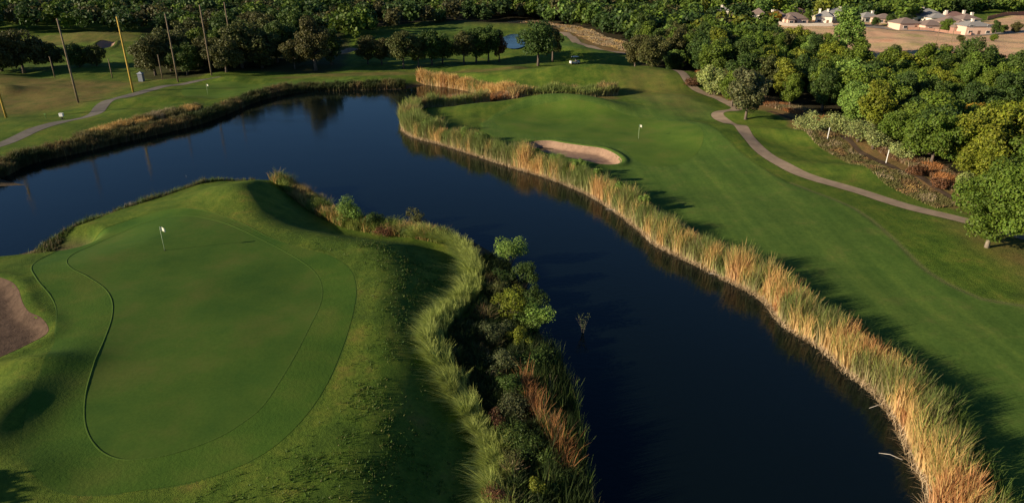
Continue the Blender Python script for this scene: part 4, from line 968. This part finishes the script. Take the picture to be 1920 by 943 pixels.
def house(px, py, wd, dp, hh, wall, roof, label, rz=0, roofh=2.6, wing=None, chim=(1,), two=False, z=None):
    py = py+(5 if py < 44 else 1); x, y, zz = at(px, py); r = tag(empty('house', (x, y, zz-.1), math.radians(rz), (.84, .84, .68)), label, 'house', None)
    H = hh; m = MB(); m.box(-wd/2, wd/2, 0, dp, -.5, H); wl = m.build('wall', wall, r)
    rm = MB(); hip(rm, -wd/2, wd/2, 0, dp, H, roofh)
    if wing:
        wx, ww, wdp, wh = wing
        m2 = MB(); m2.box(wx-ww/2, wx+ww/2, -wdp, -.01, -.5, wh); m2.build('wing_wall', wall, r)
        hip(rm, wx-ww/2, wx+ww/2, -wdp, dp*.5, wh, roofh*.75)
    rf = rm.build('roof', roof, r)
    for k, cxx in enumerate(chim):
        m = MB(); cx_ = cxx*wd*.36; m.box(cx_-.45, cx_+.45, dp*.35, dp*.35+.9, H-.2, H+roofh+.5); m.box(cx_-.55, cx_+.55, dp*.35-.1, dp*.35+1.0, H+roofh+.5, H+roofh+.7); m.build('chimney', WALLC, rf)
    nwin = max(2, int(wd/3.2)); 
    for k in range(nwin):
        wx2 = -wd/2+(k+.5)*wd/nwin
        if wing and abs(wx2-wing[0]) < wing[1]/2+.6: continue
        if k == nwin//2: 
            m = MB(); m.box(wx2-.5, wx2+.5, -.06, -.003, 0, 2.1); m.build('door', DOORM, r)
        else:
            for lv in ([0, 2.8] if two else [0]):
                m = MB(); m.box(wx2-.75, wx2+.75, -.08, -.003, .85+lv, 2.15+lv); m.box(wx2-.9, wx2+.9, -.11, -.003, .74+lv, .845+lv); fr = m.build('window', WHITE, r)
                m = MB(); m.box(wx2-.66, wx2-.04, -.10, -.083, .93+lv, 2.07+lv); m.box(wx2+.04, wx2+.66, -.10, -.083, .93+lv, 2.07+lv); m.build('pane', GLASS, fr)
    if wing:
        wx, ww, wdp, wh = wing
        m = MB(); m.box(wx-ww*.28, wx+ww*.28, -wdp-.08, -wdp-.003, .9, 2.1); fr = m.build('window', WHITE, r)
        m = MB(); m.box(wx-ww*.25, wx-.05, -wdp-.1, -wdp-.083, .98, 2.02); m.box(wx+.05, wx+ww*.25, -wdp-.1, -wdp-.083, .98, 2.02); m.build('pane', GLASS, fr)
    return r
house(1356,28,5,6,4.2,WALLC,ROOFG,'small white gabled house at the far left end of the street',rz=-10,roofh=2,chim=(-.5,))
house(1382,33,7,7,2.4,WALLC,ROOFB,'low grey brown roofed house second from the left',rz=-8,roofh=2,chim=())
house(1402,41,6,6,2.8,WALLC,ROOFB,'small white house attached left of the steep roofed one',rz=-10,roofh=2,chim=(-.8,))
house(1420,40,6,7,5.2,WALLC,ROOFB,'tall white two storey house with steep brown roof',rz=-15,roofh=3.0,chim=(),two=True)
house(1458,38,10,8,3,WALLB,ROOFB,'brown roofed house behind the small autumn trees',rz=-6,roofh=3,chim=(-.6,))
house(1492,45,11,8,3.2,WALLP,ROOFB,'pinkish brick house with porch wings facing the field',rz=4,roofh=2.8,wing=(-3,3,1.5,3),chim=())
house(1500,29,8,8,3.2,WALLB,ROOFR,'red brown roofed house directly behind the brick porch house',rz=4,roofh=2.5,chim=(-.7,))
house(1543,40,7,8,4,WALLC,ROOFG,'cream house with white chimney left of the tall green tree',rz=-25,roofh=3,chim=(-.9,.4))
house(1570,34,10,9,4,WALLC,ROOFG,'cream house with grey roof and tall chimney right above the tall tree',rz=-10,roofh=2.6,chim=(.3,))
house(1612,36,10,8,2.6,WALLC,ROOFB,'brown roofed house with big white chimney at its left end',rz=0,roofh=2.6,chim=(-1.2,))
house(1645,30,9,8,2.2,WALLC,ROOFB,'low far house whose white gable just shows above trees',rz=0,roofh=2.2,chim=())
house(1685,38,7,7,2.6,WALLC,ROOFG,'house with greenish grey pyramid roof among dark trees',rz=10,roofh=3.4,chim=())
house(1706,55,9.5,9,3.2,WALLP,ROOFB,'front pink house at the left of the right hand group',rz=6,roofh=2.5,chim=())
house(1722,38,12,9,4,WALLC,ROOFB,'large cream house with white gable behind the front pink one',rz=-6,roofh=2.6,chim=(.2,))
house(1752,58,8.5,9,3.0,WALLP,ROOFB,'second pink house of the front row behind low bushes',rz=3,roofh=2.4,chim=())
house(1763,40,9,8,3.2,WALLC,ROOFG,'cream house in the back row left of the dark brown roof',rz=0,roofh=2.2,chim=(.9,))
house(1795,39,11,9,3.2,WALLC,ROOFR,'dark brown roofed house in the back row with two white chimneys',rz=0,roofh=2.6,chim=(-1,1))
house(1632,38,8,7,3.0,WALLC,ROOFG,'small cream house between the big white chimney and the far gable',rz=8,roofh=2.4,chim=(.7,))
house(1660,40,8,7,2.8,WALLP,ROOFB,'small pinkish house left of the pyramid roofed one',rz=-6,roofh=2.2,chim=())
house(1592,30,8,7,3.2,WALLC,ROOFB,'pale house peeking out behind the tall chimney house',rz=5,roofh=2.4,chim=(.5,))
house(1740,30,9,7,3.2,WALLC,ROOFG,'pale grey roofed house at the very back above the white gable',rz=-4,roofh=2.2,chim=(-.6,))
house(1820,48,8,8,3.4,WALLC,ROOFB,'brown roofed cream house behind the rightmost two tone one',rz=5,roofh=2.4,chim=(.6,))
house(1526,33,7,7,3.2,WALLC,ROOFG,'small grey roofed house left of the twin chimney house',rz=-12,roofh=2.2,chim=())
house(1475,27,7,7,3.2,WALLP,ROOFB,'small pale house at the back of the left hand houses',rz=4,roofh=2.2,chim=(.5,))
house(1788,52,9,9,3,WALLP,ROOFB,'broad brown roofed house in the middle of the right hand group',rz=0,roofh=2.8,chim=())
house(1803,62,6,6,3.0,WALLB,ROOFB,'small brick house squeezed between the pink houses at the front',rz=0,roofh=3.2,chim=())
house(1834,65,10.5,10,4.2,WALLP,ROOFG,'rightmost two tone pink house with grey roof',rz=0,roofh=2.4,chim=(-.3,),two=True)
FENCE = simple('fence reddish board', (.36, .20, .14), .9, .2, 3)
def fence(px, label, h_=1.5):
    ln = P_line(px, 1.0, 2); L = []
    r = tag(empty('board_fence', (*ln[0], hz(*ln[0]))), label, 'fence'); ox, oy, oz = r.location
    m = MB(); p_ = MB()
    for k in range(len(ln)-1):
        a, b2 = ln[k], ln[k+1]; d_ = (b2-a)/np.linalg.norm(b2-a); nn_ = np.array([-d_[1], d_[0]])*.04; za, zb = hz(*a)-oz, hz(*b2)-oz
        q4 = [a-nn_, b2-nn_, b2+nn_, a+nn_]; z4 = [za, zb, zb, za]
        lo = [(p[0]-ox, p[1]-oy, zq-.1) for p, zq in zip(q4, z4)]; hi = [(p[0]-ox, p[1]-oy, zq+h_) for p, zq in zip(q4, z4)]
        m.poly(hi)
        for e in range(4): m.poly([lo[e], lo[(e+1) % 4], hi[(e+1) % 4], hi[e]])
        pb = MB(); pb.box(a[0]-ox-.09, a[0]-ox+.09, a[1]-oy-.13, a[1]-oy-.045, za-.2, za+h_+.1); pb.build('post', POLE_B, r)
    m.build('board_panel', FENCE, r)
fence([(1640,50),(1665,50),(1690,51)], 'reddish board fence left of the front pink house')
fence([(1700,60),(1750,62),(1800,66),(1820,68)], 'low reddish board fence in front of the pink houses', 1.0)
fence([(1850,40),(1885,38),(1925,36),(1980,34)], 'reddish board fence behind the tan field at the right edge')
# garden trees among the houses
for (px, py, H, sh, kind, lab) in [(1434,42,4,3,'olive','small autumn tree right of the steep roofed house'),(1452,45,4.5,3,'orange','small yellow brown tree before the brown roofed house'),(1513,45,5.5,5,'mid','slim green tree right of the brick porch house'),
        (1776,61,4.5,3,'mid','small green tree between the pink houses'),(1865,66,4.6,5,'dark','dark conical tree at the corner of the rightmost house'),(1880,62,2.6,3,'mid','small round tree right of the rightmost house'),(1905,62,3.4,3,'olive','small olive tree at the right edge near the street'),
        (1602,50,3.4,3,'dark','dark tree between the chimney houses'),(1668,48,4,1,'dark','dark tree left of the pyramid roof'),(1640,50,3.2,4,'dark','broad dark tree below the low far house'),(1640+55,48,4,3,'dark','dark tree between the pyramid roof and the pink house'),
        (1800,80,2.2,3,'olive','small bush like tree in the tan field below the houses'),(1862,78,2.2,3,'mid','small green tree in the tan field below the rightmost house')]:
    tree_px(px, py, H, sh, kind, lab, 'garden trees around the houses')
# tall tree breaking the skyline of the wood
tree_px(1583, 108, 12.5, 5, 'fresh', 'tall bright green tree rising above the wood in front of the houses')
# power poles in the tan field
for px, py, lab in [(1755,82,'left thin utility pole in the tan field'), (1783,80,'right thin utility pole in the tan field')]:
    x, y, z = at(px, py); m = MB(); m.tube([(0, 0, -.3), (0, 0, 5.5)], [.11, .08], 8); m.box(-.8, .8, -.05, .05, 4.9, 5.0)
    tag(m.build('utility_pole', POLE_B, None, False, (x, y, z)), lab, 'utility pole', 'utility poles in the tan field')
# retaining wall along the road
x, y, z = at(1480, 50); m = MB()
wl = P_line([(1425,44),(1470,50),(1520,53),(1560,55)], 1.0)
for k in range(len(wl)-1):
    a, b2 = wl[k], wl[k+1]; za = hz(*a); zb = hz(*b2); t_ = (b2-a)/np.linalg.norm(b2-a); nn_ = np.array([-t_[1], t_[0]])*.15
    q4 = [a-nn_, b2-nn_, b2+nn_, a+nn_]; z4 = [za, zb, zb, za]
    lo = [(p[0], p[1], zq-.3) for p, zq in zip(q4, z4)]; hi = [(p[0], p[1], zq+1.1) for p, zq in zip(q4, z4)]
    m.poly(hi); 
    for e in range(4): m.poly([lo[e], lo[(e+1) % 4], hi[(e+1) % 4], hi[e]])
tag(m.build('retaining_wall', simple('wall grey block', (.33, .30, .26), .9)), 'long low grey wall along the street below the brick porch house', 'wall')
print('trees', NT)
